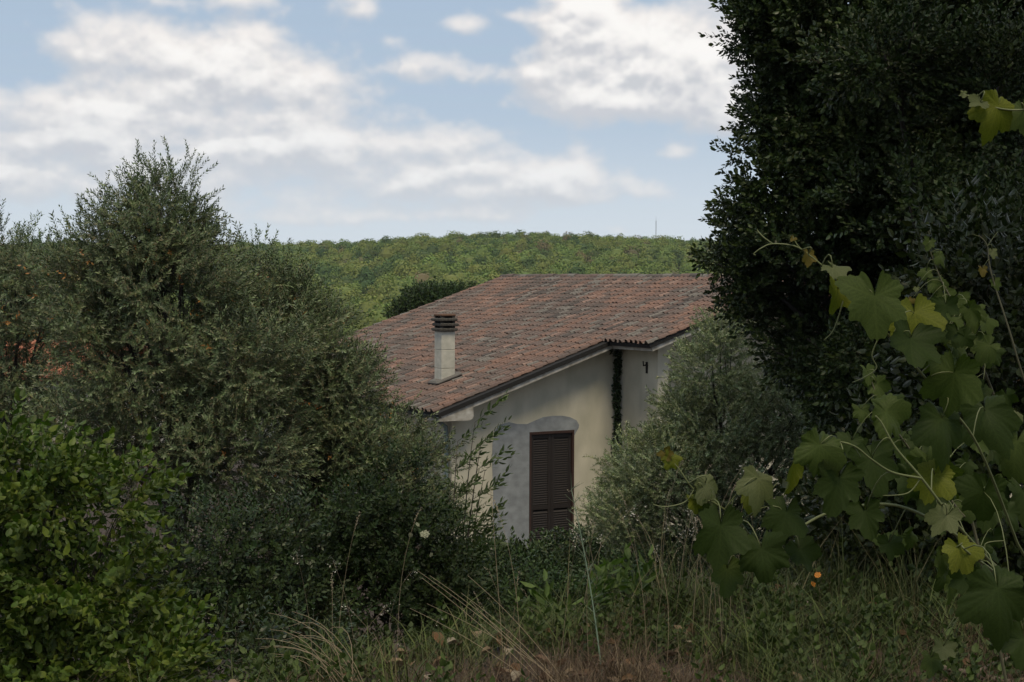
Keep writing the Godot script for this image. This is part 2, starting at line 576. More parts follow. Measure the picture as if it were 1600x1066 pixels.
func make_house() -> void:
	var foot := Vector3(-1.545, -4.30, -32.4)
	var house := thing("country_house", "low cream plastered country house with a weathered terracotta tile roof and closed brown shutters", "house", foot)
	house.rotation.y = 0.5382
	var stain := noise_tex(0.008, Color(0.80, 0.81, 0.80), Color(1, 1, 1), 3, 512, 5)
	var plaster := grained(lin(0.57, 0.535, 0.425), stain, 0.35, 0.92, 0.15)
	plaster.uv1_scale = Vector3(0.45, 0.2, 0.45)
	var pale := grained(lin(0.56, 0.56, 0.53), noise_tex(0.02, Color(0.55, 0.52, 0.47), Color(1, 1, 1), 8, 256), 0.9, 0.9)
	var dark_metal := plain(lin(0.008, 0.0075, 0.007), 0.9)
	var gutter_metal := plain(lin(0.05, 0.062, 0.06), 0.6)
	var wood := grained(lin(0.019, 0.012, 0.009), noise_tex(0.05, Color(0.55, 0.55, 0.55), Color(1, 1, 1), 12, 256), 2.0, 0.65)
	var wood_edge := grained(lin(0.060, 0.024, 0.015), noise_tex(0.05, Color(0.5, 0.5, 0.5), Color(1, 1, 1), 13, 256), 2.0, 0.7)
	var r_top := 2.0 * RUN - 0.6
	var under := -0.17  # underside of the roof slab over the walls

	# walls: the long gable wall with its window, the wing, the eave walls and the far gable
	var st := begin()
	var ww0 := 2.556
	var ww1 := 3.735
	var gable := PackedVector2Array([Vector2(0.6, -0.6), Vector2(0.6, EAVE + SLOPE * 0.6 + under), Vector2(RUN, EAVE + SLOPE * RUN + under), Vector2(r_top, EAVE + SLOPE * 0.6 + under), Vector2(r_top, -0.6), Vector2(ww1, -0.6), Vector2(ww1, 2.547), Vector2(ww0, 2.547), Vector2(ww0, -0.6)])
	extrude(st, gable, -0.80, -0.50)
	part("gable_wall", done(st), plaster, house)
	st = begin()
	extrude(st, PackedVector2Array([Vector2(0.6, -0.6), Vector2(0.6, EAVE + SLOPE * 0.6 + under), Vector2(RUN, EAVE + SLOPE * RUN + under), Vector2(r_top, EAVE + SLOPE * 0.6 + under), Vector2(r_top, -0.6)]), -LONG + 0.5, -LONG + 0.8)
	part("far_gable_wall", done(st), plaster, house)
	part("eave_wall", box(Vector3(0.6, -0.6, -LONG + 0.80), Vector3(0.9, EAVE + SLOPE * 0.6 + under - 0.005, -0.80)), plaster, house)
	part("rear_wall", box(Vector3(r_top - 0.3, -0.6, -LONG + 0.80), Vector3(r_top, EAVE + SLOPE * 0.6 + under - 0.005, -0.80)), plaster, house)
	# the wing: its side wall, and a loggia deep in shade behind a parapet
	st = begin()
	var wx := WING_AT + 0.6
	extrude(st, PackedVector2Array([Vector2(wx, -0.6), Vector2(wx, EAVE + SLOPE * wx + under), Vector2(wx + 0.3, EAVE + SLOPE * (wx + 0.3) + under), Vector2(wx + 0.3, -0.6)]), -0.50, 1.02)
	part("wing_wall", done(st), plaster, house)
	part("parapet", box(Vector3(wx + 0.3, -0.6, 0.80), Vector3(r_top, 2.1, 1.02), 0.01), plaster, house)
	part("loggia_post", box(Vector3(r_top - 3.0, 2.1, 0.80), Vector3(r_top - 2.7, EAVE + 0.8, 1.02)), plaster, house)

	# grey patch of newer render round the shutters: an uneven sheet a few millimetres proud
	var edge := PackedVector2Array()
	for p in [[1.66, -0.5], [1.62, 0.5], [1.64, 1.3], [1.60, 1.9], [1.61, 2.35], [1.66, 2.62], [1.78, 2.74], [2.0, 2.78], [2.25, 2.76], [2.5, 2.74], [2.66, 2.80], [2.9, 2.86], [3.15, 2.89], [3.4, 2.87], [3.62, 2.85], [3.80, 2.76], [3.87, 2.64], [3.84, 2.58], [3.78, 2.50], [3.74, 2.40]]:
		edge.append(Vector2(p[0] + wav.get_noise_2d(p[0] * 300.0, p[1] * 300.0) * 0.03, p[1] + wav.get_noise_2d(p[1] * 300.0, p[0] * 200.0) * 0.03))
	edge.append_array(PackedVector2Array([Vector2(ww1 + 0.002, 2.549), Vector2(ww0 - 0.002, 2.549), Vector2(ww0 - 0.002, -0.5)]))
	st = begin()
	extrude(st, edge, -0.502, -0.494)
	part("plaster_patch", done(st), grained(lin(0.285, 0.31, 0.32), noise_tex(0.012, Color(0.74, 0.74, 0.75), Color(1, 1, 1), 5, 512), 0.6, 0.95, 0.2), house).set_meta("label", "grey patch of newer plaster round the shuttered window")

	# shutters: a worn frame, two leaves of stiles, rails and slats
	var shutter := Node3D.new()
	shutter.name = "shutter"
	house.add_child(shutter, true)
	shutter.position = Vector3(ww0, 0.0, -0.56)
	var wide := ww1 - ww0
	var high := 2.547
	part("frame", box(Vector3(0.0, high - 0.06, -0.05), Vector3(wide, high, 0.075), 0.005), wood_edge, shutter)
	part("frame", box(Vector3(0.0, -0.2, -0.05), Vector3(0.05, high - 0.06, 0.075), 0.005), wood_edge, shutter)
	part("frame", box(Vector3(wide - 0.05, -0.2, -0.05), Vector3(wide, high - 0.06, 0.075), 0.005), wood_edge, shutter)
	var slat := begin()
	slab(slat, Vector3(0, -0.006, -0.03), Vector3(wide / 2 - 0.05 - 0.155, 0.006, 0.03), 0.002, Transform3D(Basis(Vector3.RIGHT, 0.95), Vector3.ZERO))
	var slat_mesh := done(slat)
	for leaf in 2:
		var x0 := 0.052 + leaf * (wide / 2 - 0.05)
		var x1 := x0 + wide / 2 - 0.055
		part("stile", box(Vector3(x0, -0.2, -0.02), Vector3(x0 + 0.075, high - 0.065, 0.025), 0.004), wood, shutter)
		part("stile", box(Vector3(x1 - 0.075, -0.2, -0.02), Vector3(x1, high - 0.065, 0.025), 0.004), wood, shutter)
		for y in [[high - 0.16, high - 0.065], [0.80, 0.90]]:
			part("rail", box(Vector3(x0 + 0.075, y[0], -0.018), Vector3(x1 - 0.075, y[1], 0.022), 0.004), wood, shutter)
		var yy := -0.15
		while yy < high - 0.18:
			if yy < 0.77 or yy > 0.93:
				var s := part("slat", slat_mesh, wood, shutter)
				s.position = Vector3(x0 + 0.075, yy, 0.0)
			yy += 0.052
	part("back_board", box(Vector3(0.0, -0.2, -0.12), Vector3(wide, high, -0.09)), dark_metal, shutter)

	# roof slab, its pale edge, the dark flashing, and the blunt bracket under the eave corner
	var tilt := atan(SLOPE)
	var far_up := RUN / cos(tilt)
	var wing_up := WING_AT / cos(tilt)
	var roof_at := Transform3D(Basis(Vector3(0, 0, 1), tilt), Vector3(0, EAVE, 0))
	var roof := Node3D.new()
	roof.name = "roof"
	house.add_child(roof, true)
	roof.transform = roof_at
	var lie := Transform3D(Basis(Vector3.RIGHT, Vector3.FORWARD, Vector3.UP), Vector3.ZERO)  # polygons of (x, -z), thickness along y
	st = begin()
	extrude(st, PackedVector2Array([Vector2(0.06, 0.03), Vector2(0.06, LONG - 0.03), Vector2(far_up, LONG - 0.03), Vector2(far_up, -WING_OUT + 0.03), Vector2(wing_up + 0.06, -WING_OUT + 0.03), Vector2(wing_up + 0.06, 0.03)]), -0.20, -0.105, lie)
	part("roof_slab", done(st), pale, roof)
	st = begin()
	extrude(st, PackedVector2Array([Vector2(0.0, 0.0), Vector2(0.0, LONG), Vector2(far_up, LONG), Vector2(far_up, -WING_OUT), Vector2(wing_up, -WING_OUT), Vector2(wing_up, 0.0)]), -0.105, -0.012, lie)
	part("flashing", done(st), dark_metal, roof)
	st = begin()
	extrude(st, PackedVector2Array([Vector2(far_up, -0.2), Vector2(far_up, -0.012), Vector2(far_up + 0.01, -0.012), Vector2(far_up + 0.01, -0.2)]), -LONG, WING_OUT)
	var other := Transform3D(Basis(Vector3(0, 0, 1), -tilt), Vector3(RUN, EAVE + SLOPE * RUN, 0))
	st = begin()
	slab(st, Vector3(0.0, -0.2, -LONG), Vector3(far_up, 0.03, WING_OUT), 0.0, other)
	var rear := part("rear_roof_slab", done(st), plain(lin(0.16, 0.085, 0.06)), house)
	rear.set_meta("label", "far slope of the roof beyond the ridge")
	st = begin()
	extrude(st, PackedVector2Array([Vector2(0.03, 2.93), Vector2(0.03, 2.985), Vector2(0.60, 3.13), Vector2(0.86, 3.20), Vector2(0.875, 3.02), Vector2(0.85, 2.96), Vector2(0.78, 2.925)]), -0.50, -0.025)
	part("eave_bracket", done(st), pale, house).set_meta("label", "white rendered bracket under the roof's near corner")

	# gutter under the long eave
	for g in [[0.0, -0.05, -LONG, 0.0]]:
		st = begin(true)
		for k in 7:
			var a := PI + PI * k / 7.0
			var b := PI + PI * (k + 1) / 7.0
			var ca := Vector3(cos(a) * 0.06, sin(a) * 0.06, 0)
			var cb := Vector3(cos(b) * 0.06, sin(b) * 0.06, 0)
			quad(st, ca + Vector3(0, 0, g[2]), cb + Vector3(0, 0, g[2]), cb + Vector3(0, 0, g[3]), ca + Vector3(0, 0, g[3]))
		var gut := part("gutter", done(st), gutter_metal, house)
		gut.transform = Transform3D(Basis.IDENTITY, roof_at * Vector3(g[0] - 0.03, -0.05, 0))
	st = begin(true)
	tube(st, [Vector3(-0.02, 3.02, -0.62), Vector3(0.3, 2.92, -0.62), Vector3(0.52, 2.75, -0.62), Vector3(0.54, 2.5, -0.62), Vector3(0.54, -0.6, -0.62)], 0.045, 0.045, 8)
	part("drainpipe", done(st), plain(lin(0.19, 0.25, 0.25), 0.5), house)
	st = begin(true)
	tube(st, [Vector3(wx, 4.05, 0.62), Vector3(wx - 0.10, 4.02, 0.62), Vector3(wx - 0.11, 4.12, 0.62)], 0.02, 0.014, 6)
	slab(st, Vector3(wx - 0.02, 3.85, 0.59), Vector3(wx, 4.1, 0.65))
	part("wall_bracket", done(st), dark_metal, house)

	# tiles: the 300 nearest are pieces of their own, the rest one part
	var grime := noise_tex(0.02, Color(0.66, 0.66, 0.66), Color(1.0, 1.0, 1.0), 21, 512, 5)
	var tones := [Color(0.255, 0.145, 0.112), Color(0.215, 0.126, 0.101), Color(0.195, 0.124, 0.103), Color(0.178, 0.116, 0.099), Color(0.170, 0.122, 0.107), Color(0.150, 0.106, 0.093), Color(0.200, 0.172, 0.154), Color(0.122, 0.095, 0.085), Color(0.094, 0.075, 0.069), Color(0.30, 0.19, 0.155)]
	var mats := []
	for c in tones:
		mats.append(grained(lin(c.r * 1.05, c.g * 1.12, c.b * 1.10), grime, 1.7, 0.88))
	var stuff_mat := grained(lin(1, 1, 1), grime, 1.7, 0.88)
	stuff_mat.vertex_color_use_as_albedo = true
	var shapes := [tile_shape(1), tile_shape(2), tile_shape(3)]
	var all := []
	var world := house.transform * roof_at
	var eye := Vector3(0, 1.6, 0)
	var rows := int(far_up / 0.303)
	for i in rows:
		var x := i * 0.303 - 0.04
		var z := -LONG + 0.11
		while z < WING_OUT - 0.05:
			if z < -0.09 or x > wing_up - 0.06:
				var p := Vector3(x, 0, z)
				var chim: bool = x > 1.20 and x < 1.60 and z < -2.12 and z > -2.45
				if not chim:
					all.append([eye.distance_to(world * p), p, i])
			z += 0.1925
	all.sort_custom(func(a, b): return a[0] < b[0])
	var where := []
	var tints := PackedColorArray()
	var patch := FastNoiseLite.new()
	patch.seed = 77
	patch.frequency = 0.55
	patch.fractal_octaves = 3
	for k in all.size():
		var p: Vector3 = all[k][1]
		var xf := Transform3D(Basis(Vector3.UP, rng.randf_range(-0.022, 0.022)) * Basis(Vector3(0, 0, 1), rng.randf_range(-0.012, 0.012)) * Basis.IDENTITY.scaled(Vector3(0.9, 1.0, 0.89)), p + Vector3(rng.randf_range(-0.022, 0.022), rng.randf_range(-0.004, 0.006), rng.randf_range(-0.005, 0.005)))
		var age := clampf(3.7 + 6.0 * patch.get_noise_3dv(p * Vector3(0.8, 1, 1.5)) + rng.randf_range(-3.0, 3.0) + (1.5 if all[k][2] < 1 else 0.0), 0, 8.99)
		var tone := int(age)
		if rng.randf() < 0.035:
			tone = 9
		if rng.randf() < 0.03:
			xf = xf.translated(Vector3(rng.randf_range(-0.06, 0.02), 0.012, rng.randf_range(-0.01, 0.01))).rotated_local(UP, rng.randf_range(-0.07, 0.07))
		if k < 300:
			var o := part("roof_tile", shapes[rng.randi() % 3], mats[tone], roof)
			o.transform = xf
		else:
			where.append(xf)
			var c: Color = tones[tone]
			tints.append(c * Color(0.94, 1.0, 0.99) * rng.randf_range(1.0, 1.24))
	scatter("roof_tiles", shapes[0], stuff_mat, roof, where, tints)
	var cap := ridge_shape()
	for i in 36:
		var o := part("ridge_tile", cap, mats[[6, 7, 5, 6, 3, 8, 6][rng.randi() % 7]], roof)
		o.transform = Transform3D(Basis(Vector3(0, 0, 1), -tilt) * Basis(Vector3.RIGHT, 0.03), Vector3(far_up, 0.0, WING_OUT - 0.02 - i * 0.378) + Vector3(0, rng.randf_range(-0.012, 0.014), 0))

	# chimney: a tiled shaft, three louvre slabs and a cap
	var ch := Node3D.new()
	ch.name = "chimney"
	house.add_child(ch, true)
	ch.position = Vector3(1.214, 3.45, -2.107)
	var w := 0.345
	var shaft := grained(lin(0.54, 0.525, 0.455), stain, 1.2, 0.9)
	var slab_mat := grained(lin(0.115, 0.105, 0.088), noise_tex(0.03, Color(0.4, 0.4, 0.4), Color(1, 1, 1), 31, 256), 2.5, 0.95, 0.4)
	var y := -0.12
	for hh in [0.58, 0.42, 0.42]:
		part("chimney_block", box(Vector3(0, y, -w), Vector3(w, y + hh - 0.005, 0), 0.008), shaft, ch)
		y += hh
	part("flue", box(Vector3(0.06, y - 0.3, -w + 0.06), Vector3(w - 0.06, y + 0.34, -0.06)), dark_metal, ch)
	for k in 3:
		var s := begin()
		slab(s, Vector3(-0.055 - 0.0 * k, y + 0.0 + k * 0.112, -w - 0.055), Vector3(w + 0.055, y + 0.068 + k * 0.112, 0.055), 0.016)
		part("louvre_slab", done(s), slab_mat, ch).rotation = Vector3(rng.randf_range(-0.012, 0.012), 0, rng.randf_range(-0.012, 0.012))
	for c in [Vector3(0.0, 0, 0.0), Vector3(w - 0.07, 0, 0.0), Vector3(0.0, 0, -w + 0.07), Vector3(w - 0.07, 0, -w + 0.07)]:
		part("corner_block", box(Vector3(c.x, y - 0.002, c.z - 0.07), Vector3(c.x + 0.07, y + 0.338, c.z)), slab_mat, ch)
	part("chimney_cap", box(Vector3(-0.015, y + 0.336, -w - 0.015), Vector3(w + 0.015, y + 0.385, 0.015), 0.012), grained(lin(0.16, 0.085, 0.05), grime, 3.0), ch)
	st = begin()
	slab(st, Vector3(-0.13, 0.02, -w - 0.06), Vector3(w + 0.22, 0.11, 0.06), 0.035, Transform3D(Basis(Vector3(0, 0, 1), tilt), Vector3(0, 0.10, 0)))
	part("cement_skirt", done(st), grained(lin(0.175, 0.165, 0.15), grime, 4.0), ch)

	# ivy climbing the inner corner between the gable wall and the wing
	var corner := house.transform * Vector3(wx, 0.0, -0.50)
	var ivy := thing("ivy", "dark ivy climbing the inner corner of the house wall up to the eave", "ivy", corner)
	var out := (house.transform.basis * Vector3(-0.7, 0, 0.7)).normalized()
	st = begin(true)
	tube(st, [Vector3(0, 0, 0) + out * 0.03, UP * 1.5 + out * 0.05, UP * 3.0 + out * 0.03, UP * 4.55 + out * 0.05], 0.03, 0.012, 5)
	part("stem", done(st), plain(lin(0.07, 0.055, 0.04)), ivy)
	var iw := []
	var it := PackedColorArray()
	for i in 300:
		var h := rng.randf_range(0.6, 4.62)
		var r := 0.02 + 0.05 * absf(wav.get_noise_2d(h * 60.0, 0)) * 2.0 + (0.10 if h > 4.3 else 0.0) + 0.35 * smoothstep(2.4, 1.2, h)
		var d := rand_dir() * Vector3(1, 0.6, 1)
		iw.append(Transform3D(facing((d + out + UP * -0.3).normalized(), rng.randf() * TAU).scaled_local(Vector3.ONE * rng.randf_range(0.7, 1.2)), UP * h + out * 0.07 + d * r))
		it.append(Color(1, 1, 1) * rng.randf_range(0.6, 1.2))
	var ivy_spray := spray(6, 0.08, 0.06, 0.055, [Color(0.024, 0.040, 0.016), Color(0.034, 0.052, 0.02)], 0.9, Color(0.05, 0.04, 0.03))
	scatter("foliage", ivy_spray, leafy(Color(0.3, 0.4, 0.2)), ivy, iw, it)

func far_house() -> void:
	var o := thing("farmhouse", "small pale farmhouse with an orange tile roof half hidden behind the olives", "house", Vector3(-16.661, -1.987, -58.000))
	o.position.y = ground_at(o.position.x, o.position.z)
	o.rotation.y = -0.25
	var top: float = Vector3(-16.652, -0.811, -58.000).y - o.position.y
	var roof_mat := grained(lin(0.52, 0.20, 0.11), noise_tex(0.05, Color(0.6, 0.6, 0.6), Color(1, 1, 1), 41, 256), 1.5)
	part("wall", box(Vector3(-2.6, -1, -3.0), Vector3(2.6, top - 1.15, 3.0)), plain(lin(0.45, 0.42, 0.35)), o)
	for s in [1.0, -1.0]:
		var st := begin()
		slab(st, Vector3(-2.9, -0.06, 0.0), Vector3(2.9, 0.06, 3.55), 0.0, Transform3D(Basis(Vector3.UP, 0.0 if s > 0 else PI) * Basis(Vector3.RIGHT, 0.33), Vector3(0, top, 0)))
		part("roof", done(st), roof_mat, o)
		st = begin()
		for k in 26:
			var x := -2.85 + k * 0.228
			var xf := Transform3D(Basis(Vector3.UP, 0.0 if s > 0 else PI) * Basis(Vector3.RIGHT, 0.33), Vector3(0, top, 0))
			tube(st, [xf * Vector3(x, 0.06, 0.02), xf * Vector3(x, 0.06, 3.5)], 0.08, 0.08, 6)
		part("tile_rolls", done(st), roof_mat, o).set_meta("kind", "stuff")
	for x in [-1.4, 0.9]:
		part("window", box(Vector3(x - 0.4, top - 2.6, 3.0), Vector3(x + 0.4, top - 1.5, 3.05)), plain(lin(0.05, 0.045, 0.04), 0.4), o)

func mast() -> void:
	var foot := Vector3(85.951, 27.316, -930.000)
	var o := thing("radio_mast", "thin grey lattice radio mast standing on the wooded skyline", "mast", Vector3(foot.x, ground_at(foot.x, foot.z), foot.z))
	var top: float = Vector3(85.871, 37.638, -930.000).y - o.position.y
	var grey := plain(lin(0.16, 0.17, 0.18), 0.6)
	for s in [Vector3(-0.35, 0, -0.2), Vector3(0.35, 0, -0.2), Vector3(0, 0, 0.4)]:
		var st := begin()
		tube(st, [s - UP * 1.0, s * 0.5 + UP * top], 0.07, 0.06, 4)
		part("leg", done(st), grey, o)
	var bar := box(Vector3(-0.3, 0, -0.25), Vector3(0.3, 0.08, 0.3))
	for k in 12:
		part("brace", bar, grey, o).position.y = top * (k + 0.5) / 12.0
	part("antenna", box(Vector3(-0.05, top, -0.05), Vector3(0.05, top + 2.5, 0.05)), grey, o)

# ---------------------------------------------------------------- hillside wood
func make_wood() -> void:
	var mat := leafy(Color(0.62, 0.72, 0.30), 0.75)
	var shapes := []
	for i in 4:
		shapes.append(crown_shape(100 + i, [0.85, 1.0, 0.75, 1.2][i]))
	var where := [[], [], [], []]
	var tints := [PackedColorArray(), PackedColorArray(), PackedColorArray(), PackedColorArray()]
	var tone := FastNoiseLite.new()
	tone.seed = 5
	tone.frequency = 0.012
	var d := 150.0
	while d < 985.0:
		var step := 6.6 if d > 330.0 else 8.0
		var x := -0.46 * d
		while x < 0.40 * d:
			var px := x + rng.randf_range(-0.8, 0.8) * step
			var pz := -d + rng.randf_range(-0.9, 0.9) * step
			var slope := px / -pz
			var clearing := slope > -0.302 and slope < -0.272 and pz < -560.0 and pz > -700.0
			if not clearing and rng.randf() < 0.97:
				var k := rng.randi() % 4
				var s := lerpf(rng.randf_range(6.0, 11.5), rng.randf_range(6.5, 9.5), smoothstep(600.0, 850.0, d))
				var n := tone.get_noise_2d(px, pz)
				var c := Color(0.182, 0.232, 0.060)
				if n + rng.randf_range(-0.5, 0.5) > 0.24:
					c = Color(0.088, 0.140, 0.042)
				if rng.randf() < 0.03:
					c = Color(0.17, 0.16, 0.08)
				var b := rng.randf_range(0.82, 1.14)
				where[k].append(Transform3D(Basis(UP, rng.randf() * TAU).scaled(Vector3(s, s * rng.randf_range(0.8, 1.15), s)), Vector3(px, ground_at(px, pz) + 1.2, pz)))
				tints[k].append(Color(c.r * b * rng.randf_range(0.85, 1.15), c.g * b, c.b * b))
			x += step
		d += step
	var names := ["rounded", "domed", "low spreading", "tall narrow"]
	for k in 4:
		var o := scatter(numbered("hillside_wood"), shapes[k], mat, self, where[k], tints[k])
		o.set_meta("label", "dense green wood covering the far hillside, its %s broadleaf crowns" % names[k])
	# trees that stand out against the wood or the skyline
	var marks := [[Vector3(-88.469, 21.660, -915.000), 7.5, Color(0.04, 0.062, 0.026), "dark taller tree poking above the wooded skyline", 3.2], [Vector3(78.059, 25.113, -905.000), 6.5, Color(0.06, 0.09, 0.03), "rounded tree at the foot of the radio mast on the skyline", 1.6], [Vector3(31.780, 28.185, -915.000), 8.0, Color(0.05, 0.08, 0.03), "broad dark crown on the top of the wooded hill", 1.4]]
	for m in marks:
		var at: Vector3 = m[0]
		var o := thing("hill_tree", m[3], "tree", Vector3(at.x, ground_at(at.x, at.z), at.z))
		var f := [Transform3D(Basis(UP, rng.randf() * 6.0).scaled(Vector3.ONE * m[1]), Vector3(0, m[4], 0))]
		var mesh: ArrayMesh = crown_shape(300 + int(m[1] * 10.0), 1.15)
		var mm := mat.duplicate()
		mm.albedo_color = (m[2] as Color).linear_to_srgb()
		var c := part("crown", mesh, mm, o)
		c.transform = f[0]
		var st := begin()
		tube(st, [Vector3(0, -0.5, 0), Vector3(0.1, 4.0 + m[4], 0)], 0.25, 0.12, 6)
		part("trunk", done(st), plain(lin(0.09, 0.07, 0.05)), o)

# ---------------------------------------------------------------- grape vine
const LOBE_ANGLES := [0.0, 0.92, -0.92, 1.95, -1.95]

func leaf_radius(a: float, r: RandomNumberGenerator, lobes: Array) -> float:
	# a is measured from the tip; the stalk's notch is at PI
	var best := 0.0
	for i in 5:
		var d := absf(wrapf(a - LOBE_ANGLES[i], -PI, PI))
		var peak: float = [0.70, 0.60, 0.60, 0.50, 0.50][i] * lobes[i]
		best = maxf(best, peak * (1.0 - pow(d / 0.60, 1.25) * 0.40))
	best = maxf(best, 0.36)
	var notch := absf(wrapf(a - PI, -PI, PI))
	if notch < 0.36:
		best *= 0.14 + 0.86 * smoothstep(0.02, 0.36, notch)
	var tooth := fmod(absf(a) * 3.6 + 0.15 + 0.3 * sin(a * 3.0 + lobes[1] * 9.0), 1.0)
	return best * (1.0 - 0.15 * (tooth if tooth < 0.7 else (1.0 - tooth) * 2.3))

func vine_leaf(seeded: int) -> ArrayMesh:
	# a five lobed toothed leaf about a unit wide, stalk at the origin, tip along +y, upper face to +z
	var r := RandomNumberGenerator.new()
	r.seed = seeded
	var lobes := []
	for i in 5:
		lobes.append(r.randf_range(0.82, 1.14))
	var cup := r.randf_range(-0.1, 0.5)
	var wave := r.randf_range(0.04, 0.10)
	var ph := r.randf() * TAU
	var fold := r.randf_range(0.0, 0.45)
	var slant := r.randf_range(-0.22, 0.22)
	var squeeze := r.randf_range(0.84, 1.08)
	var curl := r.randf_range(-0.5, 0.9)
	var st := begin(true)
	var n := 112
	var rings := 5
	var hang := r.randf_range(0.1, 0.5)
	for q in rings + 1:
		for k in n:
			var a := -PI + TAU * k / n
			var e := leaf_radius(a, r, lobes)
			if q > 0 and q < rings:
				e = lerpf(0.42, e, pow(float(q) / rings, 1.5))
				e = minf(e, leaf_radius(a, r, lobes) * 1.0)
			var f := float(q) / rings
			var x := sin(a) * e * f
			var y := cos(a) * e * f
			var z := -cup * 0.5 * (x * x + y * y) - hang * maxf(0.0, y) * maxf(0.0, y) * 0.8
			z += fold * (sqrt(x * x + 0.004) - 0.06) - curl * pow(f, 5.0) * 0.12 * (1.0 + sin(a * 2.0 + ph))
			z += wave * f * f * sin(a * 3.0 + ph) + 0.005 * f * f * f * sin(a * 11.0 + ph * 2.0)
			z += 0.012 * clump.get_noise_2d(x * 9.0 + seeded, y * 9.0) * f
			st.set_uv(Vector2(x * 0.7 + 0.5, y * 0.7 + 0.5))
			st.add_vertex(Vector3((x + slant * y * absf(y)) * squeeze, y, z))
	for q in rings:
		for k in n:
			var m := (k + 1) % n
			var a := q * n + k
			var b := q * n + m
			for v in [a, a + n, b + n, a, b + n, b]:
				st.add_index(v)
	st.generate_normals()
	return st.commit()

func vein_texture() -> ImageTexture:
	# paler veins, and between them the slightly blistered green of the blade
	var size := 192
	var im := Image.create_empty(size, size, false, Image.FORMAT_RGB8)
	var segs := []
	for i in 5:
		var a: float = LOBE_ANGLES[i]
		var d := Vector2(sin(a), cos(a))
		var l: float = [0.62, 0.56, 0.56, 0.44, 0.44][i]
		segs.append([Vector2.ZERO, d * l, 0.011])
		for k in 5:
			for s in [-1.0, 1.0]:
				var from := d * l * (0.18 + 0.16 * k)
				segs.append([from, from + d.rotated(s * 0.75) * l * (0.40 - 0.05 * k), 0.006])
	for y in size:
		for x in size:
			var p := Vector2((float(x) + 0.5) / size - 0.5, (float(y) + 0.5) / size - 0.5) / 0.7
			var v := 0.0
			for s in segs:
				var q := Geometry2D.get_closest_point_to_segment(p, s[0], s[1])
				var dist := q.distance_to(p)
				if dist < 0.06:
					v = maxf(v, 1.0 - smoothstep(s[2] * 0.5, s[2] * 1.8, dist))
			var b := 0.80 + 0.16 * clump.get_noise_2d(x * 9.0, y * 9.0) + 0.10 * clump.get_noise_2d(x * 1.6, y * 1.6)
			im.set_pixel(x, y, Color(lerpf(b, 1.0, v * 0.35), lerpf(b, 1.0, v * 0.3), lerpf(b * 0.95, 0.95, v * 0.35)))
	return ImageTexture.create_from_image(im)

var vine_mats := []
var vine_shapes := []
var stalk_mat: StandardMaterial3D
var young_stalk: StandardMaterial3D

func make_vine_kit() -> void:
	var veins := vein_texture()
	for c in [Color(0.044, 0.070, 0.021), Color(0.078, 0.112, 0.034), Color(0.165, 0.190, 0.030), Color(0.150, 0.175, 0.090), Color(0.150, 0.120, 0.032)]:
		var m := plain(lin(c.r, c.g, c.b), 0.55)
		m.albedo_texture = veins
		m.heightmap_enabled = true
		m.heightmap_texture = veins
		m.heightmap_scale = -0.05
		m.metallic_specular = 0.22
		m.backlight_enabled = true
		m.backlight = Color(0.80, 0.88, 0.34)
		vine_mats.append(m)
	for i in 14:
		vine_shapes.append(vine_leaf(500 + i))
	stalk_mat = plain(lin(0.070, 0.068, 0.034), 0.6)
	young_stalk = plain(lin(0.095, 0.112, 0.038), 0.55)

func nearest_on(line: Array, p: Vector3) -> Vector3:
	var best: Vector3 = line[0]
	for q in line:
		if (q as Vector3).distance_to(p) < best.distance_to(p):
			best = q
	return best

func vine(label: String, foot: Vector3, shoots: Array, leaves: Array, tendrils: Array, extra: Array = []) -> Node3D:
	# shoots: [points, radius at the foot, radius at the tip]; leaves: [place, width, roll, tilt x, tilt y, colour]
	var o := thing("grape_vine", label, "vine", foot, "grape vine shoots")
	var line := []
	for s in shoots:
		var pts := []
		for p in through(s[0], 6):
			pts.append((p as Vector3) - foot)
		line.append_array(pts)
		var st := begin(true)
		tube(st, pts, s[1], s[2], 7)
		part("stem", done(st), stalk_mat if s[1] > 0.004 else young_stalk, o)
	for t in tendrils:
		var pts := []
		for p in through(t, 6):
			pts.append((p as Vector3) - foot)
		var st := begin(true)
		tube(st, pts, 0.0014, 0.0008, 5)
		part("tendril", done(st), young_stalk, o)
	for l in leaves + extra:
		var at: Vector3 = l[0] - foot
		var leaf := part("leaf", vine_shapes[rng.randi() % vine_shapes.size()], vine_mats[l[5]], o)
		var b := Basis(Vector3.UP, deg_to_rad(l[4])) * Basis(Vector3.RIGHT, deg_to_rad(l[3])) * Basis(Vector3.BACK, deg_to_rad(l[2]))
		leaf.transform = Transform3D(b.scaled_local(Vector3.ONE * l[1] * 0.82), at)
		var stem_at := nearest_on(line, at + Vector3(0, 0.02, 0))
		if stem_at.distance_to(at) < 0.24 and stem_at.distance_to(at) > 0.01:
			var inv := leaf.transform.affine_inverse()
			var pts := []
			for p in bend(stem_at, at - b.z * 0.004, Vector3(0, 0.18, 0.0) * stem_at.distance_to(at) + b.z * 0.02, 5):
				pts.append(inv * (p as Vector3))
			var st := begin(true)
			tube(st, pts, 0.0015 / l[1], 0.0011 / l[1], 5)
			part("leaf_stalk", done(st), young_stalk, leaf)
	return o

func random_leaves(count: int, boxes: Array, w0: float, w1: float, tones: Array) -> Array:
	var out := []
	for i in count:
		var b: Array = boxes[rng.randi() % boxes.size()]
		var lo: Vector3 = b[0]
		var hi: Vector3 = b[1]
		out.append([Vector3(rng.randf_range(lo.x, hi.x), rng.randf_range(lo.y, hi.y), rng.randf_range(lo.z, hi.z)), rng.randf_range(w0, w1), 180.0 + rng.randf_range(-55, 55), rng.randf_range(-50, 15), rng.randf_range(-45, 45), tones[rng.randi() % tones.size()]])
	return out

